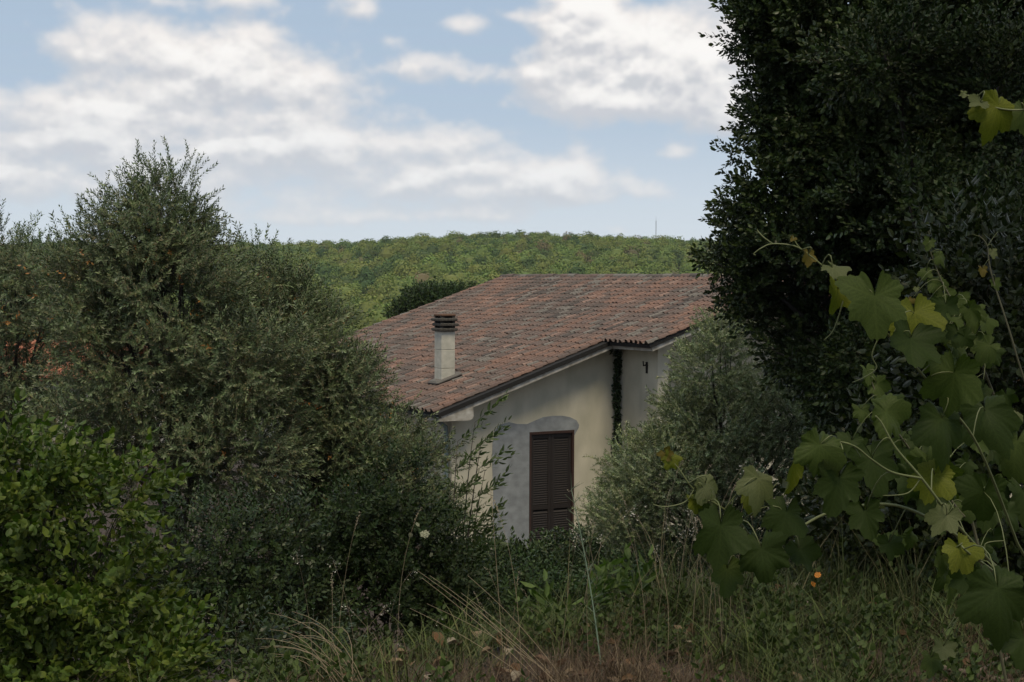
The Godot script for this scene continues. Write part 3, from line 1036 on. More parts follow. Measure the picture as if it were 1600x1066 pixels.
func make_vines() -> void:
	make_vine_kit()
	# the arching upper shoot with the large leaf
	vine("long grape vine shoot arching to a tendrilled tip with one very large drooping leaf", Vector3(1.08, 0, -3.05), [
		[[Vector3(1.08, -0.05, -3.05), Vector3(1.057, 0.904, -3.000), Vector3(0.953, 1.109, -2.900), Vector3(0.832, 1.306, -2.750), Vector3(0.760, 1.388, -2.700), Vector3(0.694, 1.455, -2.660), Vector3(0.623, 1.525, -2.620), Vector3(0.564, 1.575, -2.600), Vector3(0.536, 1.611, -2.600), Vector3(0.510, 1.635, -2.600), Vector3(0.481, 1.657, -2.600), Vector3(0.468, 1.677, -2.600)], 0.0030, 0.0010],
		], [
		[Vector3(0.496, 1.646, -2.600), 0.0408, 176, -15, 25, 4], [Vector3(0.533, 1.623, -2.580), 0.0660, 215, -58, 10, 3], [Vector3(0.550, 1.587, -2.620), 0.0908, 150, -10, 28, 2], [Vector3(0.580, 1.590, -2.630), 0.0651, 250, 10, -20, 2],
		[Vector3(0.596, 1.576, -2.550), 0.1579, 180, -12, 8, 1], [Vector3(0.691, 1.548, -2.660), 0.1208, 190, -25, -15, 2], [Vector3(0.675, 1.504, -2.620), 0.1244, 158, -30, 25, 0], [Vector3(0.761, 1.444, -2.660), 0.1427, 176, 6, -20, 1], [Vector3(0.746, 1.363, -2.680), 0.1305, 172, -25, 25, 0],
		[Vector3(0.471, 1.673, -2.600), 0.0172, 120, -30, 30, 4], [Vector3(0.858, 1.370, -2.800), 0.1387, 200, -30, -20, 0], [Vector3(0.737, 1.467, -2.700), 0.0669, 140, -10, 30, 1]
		], [
		[Vector3(0.494, 1.648, -2.600), Vector3(0.471, 1.660, -2.600), Vector3(0.436, 1.663, -2.600), Vector3(0.416, 1.656, -2.590), Vector3(0.403, 1.646, -2.590), Vector3(0.406, 1.644, -2.590)], [Vector3(0.436, 1.663, -2.600), Vector3(0.422, 1.673, -2.600), Vector3(0.413, 1.684, -2.610), Vector3(0.411, 1.688, -2.610)],
		[Vector3(0.555, 1.568, -2.600), Vector3(0.546, 1.536, -2.600), Vector3(0.537, 1.515, -2.600), Vector3(0.524, 1.502, -2.600)], [Vector3(0.624, 1.503, -2.640), Vector3(0.614, 1.475, -2.640), Vector3(0.622, 1.453, -2.640), Vector3(0.601, 1.437, -2.640), Vector3(0.579, 1.429, -2.630)]
		])
	# the lower shoots with hanging dark leaves
	vine("lower grape vine shoots reaching out over the grass with broad dark hanging leaves", Vector3(1.10, 0, -3.15), [
		[[Vector3(1.10, -0.05, -3.15), Vector3(1.069, 0.879, -3.050), Vector3(1.025, 0.954, -3.000), Vector3(0.837, 1.114, -2.700), Vector3(0.751, 1.197, -2.620), Vector3(0.691, 1.270, -2.600), Vector3(0.647, 1.321, -2.600), Vector3(0.623, 1.362, -2.600), Vector3(0.612, 1.375, -2.600)], 0.0036, 0.0014],
		[[Vector3(0.691, 1.270, -2.600), Vector3(0.637, 1.282, -2.580), Vector3(0.597, 1.306, -2.560), Vector3(0.566, 1.329, -2.550), Vector3(0.527, 1.340, -2.540)], 0.0022, 0.0012],
		[[Vector3(1.069, 0.879, -3.050), Vector3(0.971, 1.014, -2.950), Vector3(0.815, 1.137, -2.800), Vector3(0.686, 1.202, -2.750), Vector3(0.561, 1.197, -2.700), Vector3(0.485, 1.171, -2.650), Vector3(0.422, 1.158, -2.600), Vector3(0.376, 1.204, -2.580), Vector3(0.334, 1.235, -2.550), Vector3(0.302, 1.256, -2.550), Vector3(0.278, 1.288, -2.550), Vector3(0.260, 1.310, -2.550)], 0.0034, 0.0010],
		[[Vector3(1.025, 0.954, -3.000), Vector3(0.823, 1.105, -2.600), Vector3(0.744, 1.160, -2.500), Vector3(0.728, 1.176, -2.500)], 0.003, 0.0015],
		], [
		[Vector3(0.499, 1.335, -2.500), 0.1084, 172, -14, 12, 1], [Vector3(0.611, 1.301, -2.620), 0.1136, 190, -20, -8, 0], [Vector3(0.534, 1.279, -2.520), 0.1144, 168, -8, 12, 0], [Vector3(0.601, 1.210, -2.620), 0.0865, 196, -20, -16, 0], [Vector3(0.735, 1.207, -2.600), 0.0794, 150, -30, -10, 3],
		[Vector3(0.468, 1.301, -2.560), 0.1004, 178, 5, 58, 2], [Vector3(0.411, 1.273, -2.560), 0.0898, 160, -28, 30, 3], [Vector3(0.337, 1.207, -2.480), 0.1310, 178, -10, 12, 0], [Vector3(0.406, 1.166, -2.500), 0.1135, 190, -14, -12, 0], [Vector3(0.356, 1.125, -2.540), 0.0839, 170, -22, 20, 1], [Vector3(0.454, 1.219, -2.550), 0.1053, 165, -20, 18, 0],
		[Vector3(0.322, 1.266, -2.550), 0.0737, 200, -30, 38, 3], [Vector3(0.332, 1.227, -2.570), 0.0636, 170, -10, -30, 1], [Vector3(0.265, 1.308, -2.550), 0.0442, 150, -15, 20, 2], [Vector3(0.254, 1.316, -2.550), 0.0316, 215, -10, -20, 4], [Vector3(0.303, 1.237, -2.560), 0.0486, 180, -30, 40, 2], [Vector3(0.318, 1.253, -2.550), 0.0463, 120, -40, 0, 1],
		[Vector3(0.728, 1.168, -2.500), 0.0908, 205, -20, 12, 2], [Vector3(0.703, 1.153, -2.520), 0.0624, 170, -10, 40, 1], [Vector3(0.744, 1.133, -2.350), 0.1455, 178, -16, 10, 0], [Vector3(0.732, 0.983, -2.600), 0.0515, 160, -35, 10, 3], [Vector3(0.717, 0.958, -2.620), 0.0649, 170, -30, 20, 1],
		[Vector3(0.687, 1.125, -2.800), 0.0693, 180, -20, 10, 0], [Vector3(0.487, 1.147, -2.600), 0.0859, 200, -30, 20, 0], [Vector3(0.400, 1.244, -2.600), 0.0644, 190, -20, -40, 2], [Vector3(0.740, 1.263, -2.700), 0.1059, 168, -20, -20, 2], [Vector3(0.801, 1.043, -2.400), 0.1040, 175, -25, -10, 0]
		], [
		[Vector3(0.527, 1.338, -2.540), Vector3(0.560, 1.332, -2.550), Vector3(0.579, 1.309, -2.560)], [Vector3(0.302, 1.256, -2.550), Vector3(0.287, 1.235, -2.550), Vector3(0.255, 1.227, -2.550), Vector3(0.234, 1.231, -2.550)], [Vector3(0.465, 1.179, -2.600), Vector3(0.440, 1.215, -2.580), Vector3(0.433, 1.249, -2.570), Vector3(0.443, 1.265, -2.570)],
		[Vector3(0.691, 1.273, -2.600), Vector3(0.669, 1.245, -2.600), Vector3(0.626, 1.240, -2.600)], [Vector3(0.837, 1.114, -2.700), Vector3(0.831, 1.142, -2.700), Vector3(0.865, 1.148, -2.700)]
		], random_leaves(5, [[Vector3(0.749, 1.009, -3.100), Vector3(0.952, 1.301, -2.800)], [Vector3(0.682, 1.190, -3.100), Vector3(0.816, 1.361, -2.900)]], 0.10, 0.16, [0, 0, 0, 1]))
	# a hanging tip from above at the right edge
	vine("yellow green grape vine tip with one backlit leaf hanging before the dark oak", Vector3(2.7, 5.4, -5.0), [
		[[Vector3(2.7, 5.4, -5.0), Vector3(2.0, 3.7, -3.7), Vector3(1.096, 2.007, -2.600), Vector3(0.942, 1.930, -2.500), Vector3(0.871, 1.889, -2.500), Vector3(0.817, 1.877, -2.500), Vector3(0.776, 1.880, -2.500), Vector3(0.742, 1.894, -2.500), Vector3(0.720, 1.903, -2.500)], 0.003, 0.001]
		], [[Vector3(0.779, 1.883, -2.500), 0.0949, 158, -6, 14, 2], [Vector3(0.747, 1.887, -2.490), 0.0473, 110, -40, 30, 3], [Vector3(0.725, 1.902, -2.500), 0.0186, 95, -20, 20, 3], [Vector3(0.826, 1.879, -2.520), 0.0832, 195, -20, -40, 1], [Vector3(0.860, 1.899, -2.500), 0.0929, 180, -20, 20, 1]], [
		[Vector3(0.758, 1.887, -2.500), Vector3(0.737, 1.899, -2.500), Vector3(0.715, 1.899, -2.500)]])
	# the smaller, farther shoots climbing behind
	vine("cluster of small pale grape vine shoots climbing behind the near leaves", Vector3(1.85, 0, -5.45), [
		[[Vector3(1.85, -0.05, -5.45), Vector3(1.826, 0.659, -5.420), Vector3(1.795, 0.798, -5.400), Vector3(1.668, 1.165, -5.300), Vector3(1.569, 1.345, -5.200), Vector3(1.502, 1.495, -5.200), Vector3(1.440, 1.602, -5.200), Vector3(1.402, 1.698, -5.200), Vector3(1.385, 1.720, -5.200)], 0.006, 0.0015],
		[[Vector3(2.0, -0.05, -5.65), Vector3(1.952, 0.862, -5.600), Vector3(1.796, 1.331, -5.500), Vector3(1.700, 1.626, -5.500), Vector3(1.683, 1.728, -5.500), Vector3(1.652, 1.766, -5.500)], 0.005, 0.0015], [[Vector3(1.5, -0.05, -4.3), Vector3(1.282, 0.867, -4.220), Vector3(1.222, 0.975, -4.200), Vector3(1.080, 1.150, -4.200), Vector3(0.985, 1.262, -4.100), Vector3(0.950, 1.347, -4.100)], 0.005, 0.0015]
		], [
		[Vector3(1.396, 1.735, -5.200), 0.0601, 160, -20, 10, 1], [Vector3(1.430, 1.692, -5.200), 0.0730, 200, -30, 30, 1], [Vector3(1.386, 1.636, -5.200), 0.0644, 170, -30, -20, 1], [Vector3(1.419, 1.602, -5.200), 0.1073, 190, -25, 25, 1], [Vector3(1.445, 1.555, -5.200), 0.1288, 170, -15, 10, 1], [Vector3(1.495, 1.530, -5.200), 0.1331, 200, -25, -20, 1], [Vector3(1.382, 1.516, -5.200), 0.0773, 150, -30, 30, 2], [Vector3(1.545, 1.504, -5.200), 0.1288, 180, -30, 10, 1],
		[Vector3(1.588, 1.474, -5.200), 0.1073, 200, -30, 20, 1], [Vector3(1.503, 1.431, -5.200), 0.1288, 170, -25, -10, 0], [Vector3(1.428, 1.434, -5.100), 0.1158, 190, -20, 15, 0], [Vector3(1.373, 1.465, -5.100), 0.0926, 175, -35, 0, 1], [Vector3(1.555, 1.410, -5.200), 0.1073, 180, -35, -10, 1], [Vector3(1.612, 1.367, -5.200), 0.1202, 160, -20, 25, 0], [Vector3(1.340, 1.542, -5.200), 0.0386, 170, -30, 0, 4], [Vector3(1.355, 1.580, -5.200), 0.0300, 170, -30, 0, 3],
		[Vector3(1.701, 1.710, -5.500), 0.0499, 180, -30, 0, 3], [Vector3(1.666, 1.648, -5.500), 0.0545, 170, -30, 10, 4], [Vector3(1.712, 1.603, -5.500), 0.0590, 190, -20, 0, 1], [Vector3(1.449, 1.108, -4.600), 0.1519, 180, -20, 20, 1], [Vector3(1.473, 1.137, -4.500), 0.2043, 170, -15, -20, 1], [Vector3(1.444, 1.212, -4.500), 0.0929, 200, -45, 0, 3], [Vector3(1.364, 1.129, -4.400), 0.1090, 175, 0, 60, 3], [Vector3(1.461, 1.001, -4.400), 0.1816, 180, -20, 10, 0], [Vector3(1.361, 1.001, -4.400), 0.1998, 170, -20, 10, 0],
		[Vector3(0.941, 1.364, -4.100), 0.0846, 170, -30, 40, 1], [Vector3(0.967, 1.330, -4.100), 0.0914, 200, -20, -20, 1], [Vector3(0.925, 1.262, -4.100), 0.0745, 180, -30, 20, 1], [Vector3(0.901, 1.177, -4.100), 0.1015, 170, -25, 0, 0], [Vector3(1.026, 1.271, -4.200), 0.1214, 185, -20, -10, 0], [Vector3(1.062, 1.149, -4.200), 0.1387, 175, -20, 20, 0], [Vector3(1.007, 1.097, -4.200), 0.1214, 170, -20, -20, 1], [Vector3(1.141, 1.121, -4.300), 0.1242, 190, -30, 10, 0]
		], [[Vector3(1.683, 1.728, -5.500), Vector3(1.702, 1.757, -5.500), Vector3(1.720, 1.780, -5.500)], [Vector3(1.683, 1.728, -5.500), Vector3(1.664, 1.757, -5.500), Vector3(1.630, 1.770, -5.500)]], random_leaves(46, [[Vector3(1.378, 1.172, -5.200), Vector3(1.577, 1.542, -4.900)], [Vector3(1.035, 0.761, -4.600), Vector3(1.426, 1.221, -4.200)]], 0.07, 0.12, [0, 0, 1]))

# ---------------------------------------------------------------- trees and shrubs
func make_trees() -> void:
	var bark := grained(lin(0.085, 0.075, 0.062), noise_tex(0.03, Color(0.4, 0.4, 0.4), Color(1, 1, 1), 51, 256), 2.0, 0.95, 0.6)
	var oak_bark := plain(lin(0.035, 0.031, 0.027), 0.95)
	var olive_mat := leafy(Color(0.35, 0.40, 0.28), 0.5)
	var green_mat := leafy(Color(0.60, 0.72, 0.28), 0.5)
	var dark_mat := leafy(Color(0.40, 0.50, 0.22), 0.42)
	var olive_tones := [Color(0.098, 0.132, 0.062), Color(0.086, 0.118, 0.054), Color(0.110, 0.142, 0.072), Color(0.165, 0.185, 0.118), Color(0.078, 0.108, 0.050)]
	var dying := olive_tones + olive_tones + olive_tones + [Color(0.135, 0.125, 0.065), Color(0.15, 0.14, 0.075), Color(0.155, 0.15, 0.09)]
	var olive_spray := spray(34, 0.30, 0.049, 0.0150, dying, 0.80, Color(0.09, 0.09, 0.06), false)
	var dead_spray := spray(5, 0.16, 0.05, 0.017, [Color(0.30, 0.13, 0.03), Color(0.24, 0.12, 0.04), Color(0.20, 0.13, 0.06)], 0.8, Color(0.09, 0.08, 0.06), false)
	var shoot_spray := spray(30, 0.38, 0.052, 0.0165, olive_tones, 0.68, Color(0.09, 0.09, 0.06), false)
	var pale_spray := spray(32, 0.26, 0.046, 0.0145, olive_tones + [Color(0.21, 0.235, 0.16), Color(0.17, 0.20, 0.12)], 0.78, Color(0.09, 0.09, 0.06), false)

	# three olives on the left
	var lobes := [[Vector3(-3.856, 2.306, -17.000), Vector3(0.351, 0.337, 0.500)], [Vector3(-3.983, 2.026, -17.000), Vector3(0.596, 0.421, 0.800)], [Vector3(-3.612, 1.957, -17.000), Vector3(0.309, 0.267, 0.500)], [Vector3(-4.559, 1.814, -17.000), Vector3(0.351, 0.316, 0.600)], [Vector3(-3.859, 1.571, -17.000), Vector3(0.982, 0.561, 1.000)], [Vector3(-3.510, 1.292, -17.000), Vector3(0.421, 0.351, 0.800)], [Vector3(-4.633, 1.288, -17.000), Vector3(0.561, 0.632, 0.900)], [Vector3(-3.864, 0.659, -17.000), Vector3(1.123, 0.702, 1.200)], [Vector3(-2.950, 0.592, -17.000), Vector3(0.772, 0.632, 1.000)], [Vector3(-4.219, -0.118, -17.000), Vector3(1.053, 0.632, 1.100)], [Vector3(-3.305, -0.256, -17.000), Vector3(1.053, 0.632, 1.100)]]
	var o := lobed_plant("olive_tree", "tallest olive with a peaked crown of grey green leaves flecked with orange dead ones", "olive tree", on_ground(-3.6, -17.0), lobes, olive_spray, olive_mat, bark, 6200, 1.0, 0.30, -0.06, 1.15, Color(1, 1, 1), 0.13, 0.45, 5, 0.42, "old olives before the house")
	var tips := [[Vector3(-4.171, 2.367, -17.000), Vector3(0.281, 0.281, 0.400)], [Vector3(-3.924, 2.634, -17.000), Vector3(0.253, 0.253, 0.400)], [Vector3(-3.631, 2.635, -17.000), Vector3(0.211, 0.281, 0.400)], [Vector3(-3.576, 2.230, -17.000), Vector3(0.239, 0.281, 0.400)], [Vector3(-4.698, 2.051, -17.000), Vector3(0.196, 0.168, 0.300)], [Vector3(-4.452, 2.192, -17.000), Vector3(0.182, 0.168, 0.300)], [Vector3(-3.262, 2.036, -17.000), Vector3(0.154, 0.112, 0.300)]]
	var f := fill(tips, 190, 0.85, 0.6, -0.5, 1.5, o.position, Color(0.9, 1.0, 0.85), 0.8)
	scatter("upright_shoots", shoot_spray, olive_mat, o, f[0], f[1])
	f = fill(lobes, 190, 1.0, 0.2, 0.04, 0.9, o.position, Color(1, 1, 1), 0.15)
	scatter("dead_leaves", dead_spray, olive_mat, o, f[0], f[1])

	lobes = [[Vector3(-3.055, 1.497, -18.500), Vector3(0.344, 0.275, 0.600)], [Vector3(-2.789, 1.193, -18.500), Vector3(0.458, 0.412, 0.800)], [Vector3(-2.446, 0.812, -18.500), Vector3(0.496, 0.535, 0.900)], [Vector3(-3.057, 0.963, -18.500), Vector3(0.611, 0.611, 0.900)], [Vector3(-2.063, 0.201, -18.500), Vector3(0.496, 0.573, 1.000)], [Vector3(-2.676, 0.199, -18.500), Vector3(0.764, 0.687, 1.100)], [Vector3(-1.719, -0.335, -18.500), Vector3(0.535, 0.535, 0.900)], [Vector3(-1.220, -0.679, -18.500), Vector3(0.535, 0.458, 0.800)], [Vector3(-2.294, -0.722, -18.500), Vector3(0.840, 0.687, 1.100)], [Vector3(-0.951, -1.024, -18.500), Vector3(0.382, 0.382, 0.700)], [Vector3(-1.603, -1.181, -18.500), Vector3(0.687, 0.535, 0.900)]]
	o = lobed_plant("olive_tree", "broad olive sloping down to the house eave, its crown hiding the roof corner", "olive tree", on_ground(-2.4, -18.5), lobes, olive_spray, olive_mat, bark, 5800, 1.0, 0.30, -0.06, 1.15, Color(1, 1, 1), 0.12, 0.4, 5, 0.42, "old olives before the house")
	tips = [[Vector3(-3.055, 1.825, -18.500), Vector3(0.183, 0.183, 0.300)], [Vector3(-3.246, 1.672, -18.500), Vector3(0.153, 0.183, 0.300)], [Vector3(-2.750, 1.636, -18.500), Vector3(0.122, 0.183, 0.300)], [Vector3(-2.521, 1.408, -18.500), Vector3(0.153, 0.183, 0.300)], [Vector3(-2.140, 0.951, -18.500), Vector3(0.153, 0.229, 0.400)], [Vector3(-1.834, 0.417, -18.500), Vector3(0.153, 0.229, 0.400)], [Vector3(-1.527, -0.196, -18.500), Vector3(0.199, 0.199, 0.400)]]
	f = fill(tips, 130, 1.0, 0.75, -0.5, 1.5, o.position, Color(0.9, 1.0, 0.85), 0.8)
	scatter("upright_shoots", shoot_spray, olive_mat, o, f[0], f[1])
	f = fill(lobes, 190, 1.0, 0.2, 0.04, 0.9, o.position, Color(1, 1, 1), 0.15)
	scatter("dead_leaves", dead_spray, olive_mat, o, f[0], f[1])

	lobes = [[Vector3(-6.848, 1.804, -20.000), Vector3(0.413, 0.495, 0.700)], [Vector3(-6.272, 1.641, -20.000), Vector3(0.495, 0.413, 0.800)], [Vector3(-6.607, 1.063, -20.000), Vector3(0.743, 0.660, 1.000)], [Vector3(-6.029, 1.065, -20.000), Vector3(0.413, 0.330, 0.700)], [Vector3(-6.532, 0.236, -20.000), Vector3(0.743, 0.660, 1.100)], [Vector3(-7.184, 1.225, -20.000), Vector3(0.660, 0.991, 1.100)], [Vector3(-5.955, -0.094, -20.000), Vector3(0.743, 0.578, 1.000)]]
	o = lobed_plant("olive_tree", "lower olive farther off, only its thin outer branches showing beside the tallest one", "olive tree", on_ground(-6.6, -20.0), lobes, olive_spray, olive_mat, bark, 2600, 1.0, 0.3, -0.08, 1.15, Color(1.05, 1.05, 1.1), 0.12, 0.4, 4, 0.42, "old olives before the house")
	tips = [[Vector3(-6.639, 2.117, -20.000), Vector3(0.116, 0.248, 0.300)], [Vector3(-6.352, 1.954, -20.000), Vector3(0.198, 0.165, 0.300)], [Vector3(-5.982, 1.791, -20.000), Vector3(0.198, 0.132, 0.300)]]
	f = fill(tips, 60, 1.0, 0.75, -0.5, 1.5, o.position, Color(0.9, 1.0, 0.85), 0.8)
	scatter("upright_shoots", shoot_spray, olive_mat, o, f[0], f[1])
	f = fill(lobes, 190, 1.0, 0.2, 0.04, 0.9, o.position, Color(1, 1, 1), 0.15)
	scatter("dead_leaves", dead_spray, olive_mat, o, f[0], f[1])

	# the pale olive bush against the wing
	lobes = [[Vector3(2.953, 0.825, -22.000), Vector3(0.309, 0.291, 0.500)], [Vector3(2.839, 0.369, -22.000), Vector3(0.499, 0.418, 0.800)], [Vector3(2.507, -0.207, -22.000), Vector3(0.454, 0.327, 0.700)], [Vector3(2.920, -0.497, -22.000), Vector3(0.817, 0.545, 1.100)], [Vector3(4.205, 0.193, -22.000), Vector3(0.454, 0.345, 0.700)], [Vector3(3.597, 0.035, -22.000), Vector3(0.545, 0.309, 0.700)], [Vector3(4.645, -0.079, -22.000), Vector3(0.454, 0.363, 0.700)], [Vector3(4.058, -0.447, -22.000), Vector3(0.772, 0.499, 1.000)], [Vector3(4.557, -0.308, -22.000), Vector3(0.454, 0.454, 0.800)], [Vector3(2.148, -0.820, -22.000), Vector3(0.409, 0.309, 0.700)], [Vector3(1.787, -1.279, -22.000), Vector3(0.409, 0.381, 0.800)], [Vector3(2.379, -1.140, -22.000), Vector3(0.999, 0.636, 1.100)], [Vector3(3.655, -1.134, -22.000), Vector3(1.090, 0.636, 1.100)], [Vector3(1.562, -1.785, -22.000), Vector3(0.499, 0.409, 0.800)], [Vector3(2.750, -1.871, -22.000), Vector3(1.271, 0.545, 1.100)], [Vector3(4.473, -0.948, -22.000), Vector3(0.454, 0.636, 0.800)]]
	lobed_plant("olive_bush", "silvery rounded olive bush in two domes growing against the wing of the house", "olive tree", on_ground(2.9, -22.0), lobes, pale_spray, olive_mat, bark, 9500, 0.92, 0.35, -0.32, 1.3, Color(1.5, 1.5, 1.4), 0.10, 0.35, 4, 0.38, "old olives before the house")

	# the oak at the right
	var oak_spray := spray(14, 0.32, 0.070, 0.040, [Color(0.030, 0.045, 0.020), Color(0.024, 0.037, 0.017), Color(0.036, 0.052, 0.022), Color(0.048, 0.066, 0.028)], 0.85, Color(0.05, 0.042, 0.035), true, false)
	lobes = [[Vector3(3.268, 4.512, -18.000), Vector3(0.557, 0.520, 1.000)], [Vector3(2.642, 4.385, -18.000), Vector3(0.223, 0.134, 0.400)], [Vector3(2.936, 4.511, -18.000), Vector3(0.371, 0.334, 0.700)], [Vector3(3.052, 3.998, -18.000), Vector3(0.409, 0.371, 0.800)], [Vector3(2.858, 4.840, -18.000), Vector3(0.371, 0.297, 0.800)], [Vector3(2.845, 2.635, -18.000), Vector3(0.297, 0.334, 0.600)], [Vector3(3.970, 4.405, -18.000), Vector3(1.040, 0.743, 1.600)], [Vector3(5.153, 4.264, -18.000), Vector3(1.263, 0.966, 2.000)], [Vector3(3.365, 3.742, -18.000), Vector3(0.409, 0.446, 0.900)], [Vector3(3.149, 3.263, -18.000), Vector3(0.371, 0.297, 0.700)], [Vector3(3.043, 2.747, -18.000), Vector3(0.409, 0.409, 0.800)], [Vector3(3.985, 3.230, -18.000), Vector3(1.040, 0.817, 1.600)], [Vector3(5.321, 2.941, -18.000), Vector3(1.189, 1.040, 2.000)], [Vector3(2.974, 2.303, -18.000), Vector3(0.357, 0.297, 0.700)], [Vector3(3.053, 1.859, -18.000), Vector3(0.409, 0.297, 0.800)], [Vector3(2.497, 1.835, -18.000), Vector3(0.193, 0.119, 0.400)], [Vector3(3.630, 1.973, -18.000), Vector3(0.966, 0.743, 1.500)], [Vector3(3.170, 1.303, -18.000), Vector3(0.520, 0.371, 0.900)], [Vector3(3.340, 0.879, -17.500), Vector3(0.506, 0.361, 0.900)], [Vector3(3.729, 0.409, -17.000), Vector3(0.561, 0.421, 1.000)], [Vector3(4.365, 0.130, -17.000), Vector3(0.632, 0.421, 1.000)], [Vector3(4.092, 0.787, -16.500), Vector3(0.613, 0.477, 0.900)], [Vector3(4.013, 1.084, -18.000), Vector3(0.966, 0.669, 1.500)], [Vector3(5.117, 1.757, -18.000), Vector3(1.114, 0.966, 1.900)], [Vector3(6.195, 3.754, -18.000), Vector3(1.189, 1.486, 2.000)], [Vector3(6.233, 1.613, -18.000), Vector3(1.114, 1.337, 2.000)], [Vector3(3.661, 5.501, -18.000), Vector3(0.966, 0.669, 1.500)], [Vector3(5.130, 5.726, -18.000), Vector3(1.412, 1.040, 2.000)]]
	var forward := [[Vector3(5.5, 6.6, -13.0), Vector3(2.4, 1.4, 2.2)], [Vector3(6.2, 6.2, -8.5), Vector3(2.6, 1.5, 2.4)], [Vector3(4.4, 5.7, -5.6), Vector3(2.6, 1.2, 2.2)], [Vector3(2.0, 5.9, -5.2), Vector3(1.6, 0.9, 1.7)]]
	lobes += [[Vector3(3.951, 2.307, -15.500), Vector3(0.704, 0.512, 0.700)], [Vector3(4.671, 3.332, -15.000), Vector3(0.743, 0.743, 0.800)], [Vector3(3.675, 3.827, -15.500), Vector3(0.704, 0.448, 0.700)], [Vector3(4.537, 1.967, -14.500), Vector3(0.658, 0.479, 0.700)]]
	o = lobed_plant("oak_tree", "huge dark evergreen oak overhanging the house, sky glinting through its small leaves", "oak tree", on_ground(5.6, -18.4), lobes, oak_spray, dark_mat, oak_bark, 33000, 0.86, 0.22, -0.06, 0.62, Color(0.80, 0.88, 0.66), 0.22, 0.25, 1, 0.5)
	f = fill([[Vector3(2.679, 4.356, -18.000), Vector3(0.178, 0.134, 0.400)], [Vector3(2.972, 4.548, -18.000), Vector3(0.334, 0.297, 0.700)], [Vector3(3.124, 4.145, -18.000), Vector3(0.334, 0.334, 0.700)], [Vector3(2.943, 3.814, -18.000), Vector3(0.223, 0.260, 0.600)], [Vector3(2.799, 3.446, -18.000), Vector3(0.193, 0.193, 0.500)], [Vector3(2.655, 3.077, -18.000), Vector3(0.149, 0.134, 0.400)], [Vector3(2.603, 2.301, -18.000), Vector3(0.178, 0.163, 0.500)], [Vector3(2.445, 1.805, -18.000), Vector3(0.208, 0.104, 0.400)], [Vector3(2.708, 1.524, -18.000), Vector3(0.260, 0.297, 0.600)]], 950, 0.75, 0.2, -0.6, 1.0, o.position, Color(0.85, 0.93, 0.68), 0.6)
	scatter("outer_sprays", oak_spray, dark_mat, o, f[0], f[1])
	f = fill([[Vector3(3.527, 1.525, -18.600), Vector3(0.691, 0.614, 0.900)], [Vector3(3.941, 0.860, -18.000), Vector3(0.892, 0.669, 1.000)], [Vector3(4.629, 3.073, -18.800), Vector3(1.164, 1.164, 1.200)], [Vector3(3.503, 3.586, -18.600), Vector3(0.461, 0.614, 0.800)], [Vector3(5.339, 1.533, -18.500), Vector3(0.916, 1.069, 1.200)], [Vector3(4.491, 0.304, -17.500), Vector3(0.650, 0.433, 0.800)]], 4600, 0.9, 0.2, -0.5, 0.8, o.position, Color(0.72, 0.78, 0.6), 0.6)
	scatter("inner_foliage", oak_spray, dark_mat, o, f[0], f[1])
	f = fill(forward, 4200, 1.1, 0.2, -0.2, 0.8, o.position, Color(1.05, 1.12, 0.85), 0.5)
	scatter("foliage", oak_spray, dark_mat, o, f[0], f[1])
	var boughs := begin(true)
	for l in forward:
		tube(boughs, bend(Vector3(7.4, 6.2, -17.0) - o.position, (l[0] as Vector3) - o.position, Vector3(0.4, 0.5, 0), 8), 0.11, 0.03, 6)
	part("forward_boughs", done(boughs), oak_bark, o)

	# dark evergreen behind the roof
	lobes = [[Vector3(-4.367, 0.429, -88.000), Vector3(1.671, 0.581, 1.600)], [Vector3(-5.274, -0.011, -88.000), Vector3(1.017, 0.654, 1.200)], [Vector3(-3.096, 0.434, -88.000), Vector3(1.308, 0.581, 1.400)], [Vector3(-4.002, -0.296, -88.000), Vector3(2.179, 1.090, 2.000)], [Vector3(-5.818, -0.667, -88.000), Vector3(1.090, 0.908, 1.200)]]
	lobed_plant("evergreen_tree", "round dark evergreen tree rising just behind the sloping tiled roof", "tree", on_ground(Vector3(-4.001, -0.659, -88.000).x, -88.0), lobes, oak_spray, dark_mat, bark, 2600, 2.0, 0.2, -0.4, 0.5, Color(0.95, 1.1, 0.8), 0.25, 0.4, 3)

	# bright leafy shrub, near left
	var leaf_spray := spray(11, 0.34, 0.078, 0.046, [Color(0.078, 0.108, 0.022), Color(0.060, 0.086, 0.021), Color(0.100, 0.130, 0.026), Color(0.068, 0.100, 0.025)], 0.85, Color(0.07, 0.07, 0.03), true, false)
	lobes = [[Vector3(-2.906, 0.482, -9.000), Vector3(0.297, 0.167, 0.500)], [Vector3(-2.702, 0.333, -9.000), Vector3(0.279, 0.186, 0.600)], [Vector3(-2.460, 0.240, -9.000), Vector3(0.260, 0.167, 0.500)], [Vector3(-2.217, 0.372, -9.000), Vector3(0.082, 0.052, 0.200)], [Vector3(-2.947, 0.050, -9.000), Vector3(0.371, 0.297, 0.700)], [Vector3(-2.518, -0.099, -9.000), Vector3(0.371, 0.260, 0.700)], [Vector3(-2.257, -0.192, -9.000), Vector3(0.186, 0.186, 0.500)], [Vector3(-2.801, -0.401, -9.000), Vector3(0.409, 0.297, 0.700)], [Vector3(-2.353, -0.513, -9.000), Vector3(0.334, 0.223, 0.600)], [Vector3(-2.034, -0.635, -8.600), Vector3(0.213, 0.177, 0.500)], [Vector3(-2.572, -0.673, -8.600), Vector3(0.390, 0.213, 0.600)], [Vector3(-3.205, 0.462, -9.000), Vector3(0.223, 0.260, 0.500)], [Vector3(-3.212, -0.252, -9.000), Vector3(0.297, 0.557, 0.700)]]
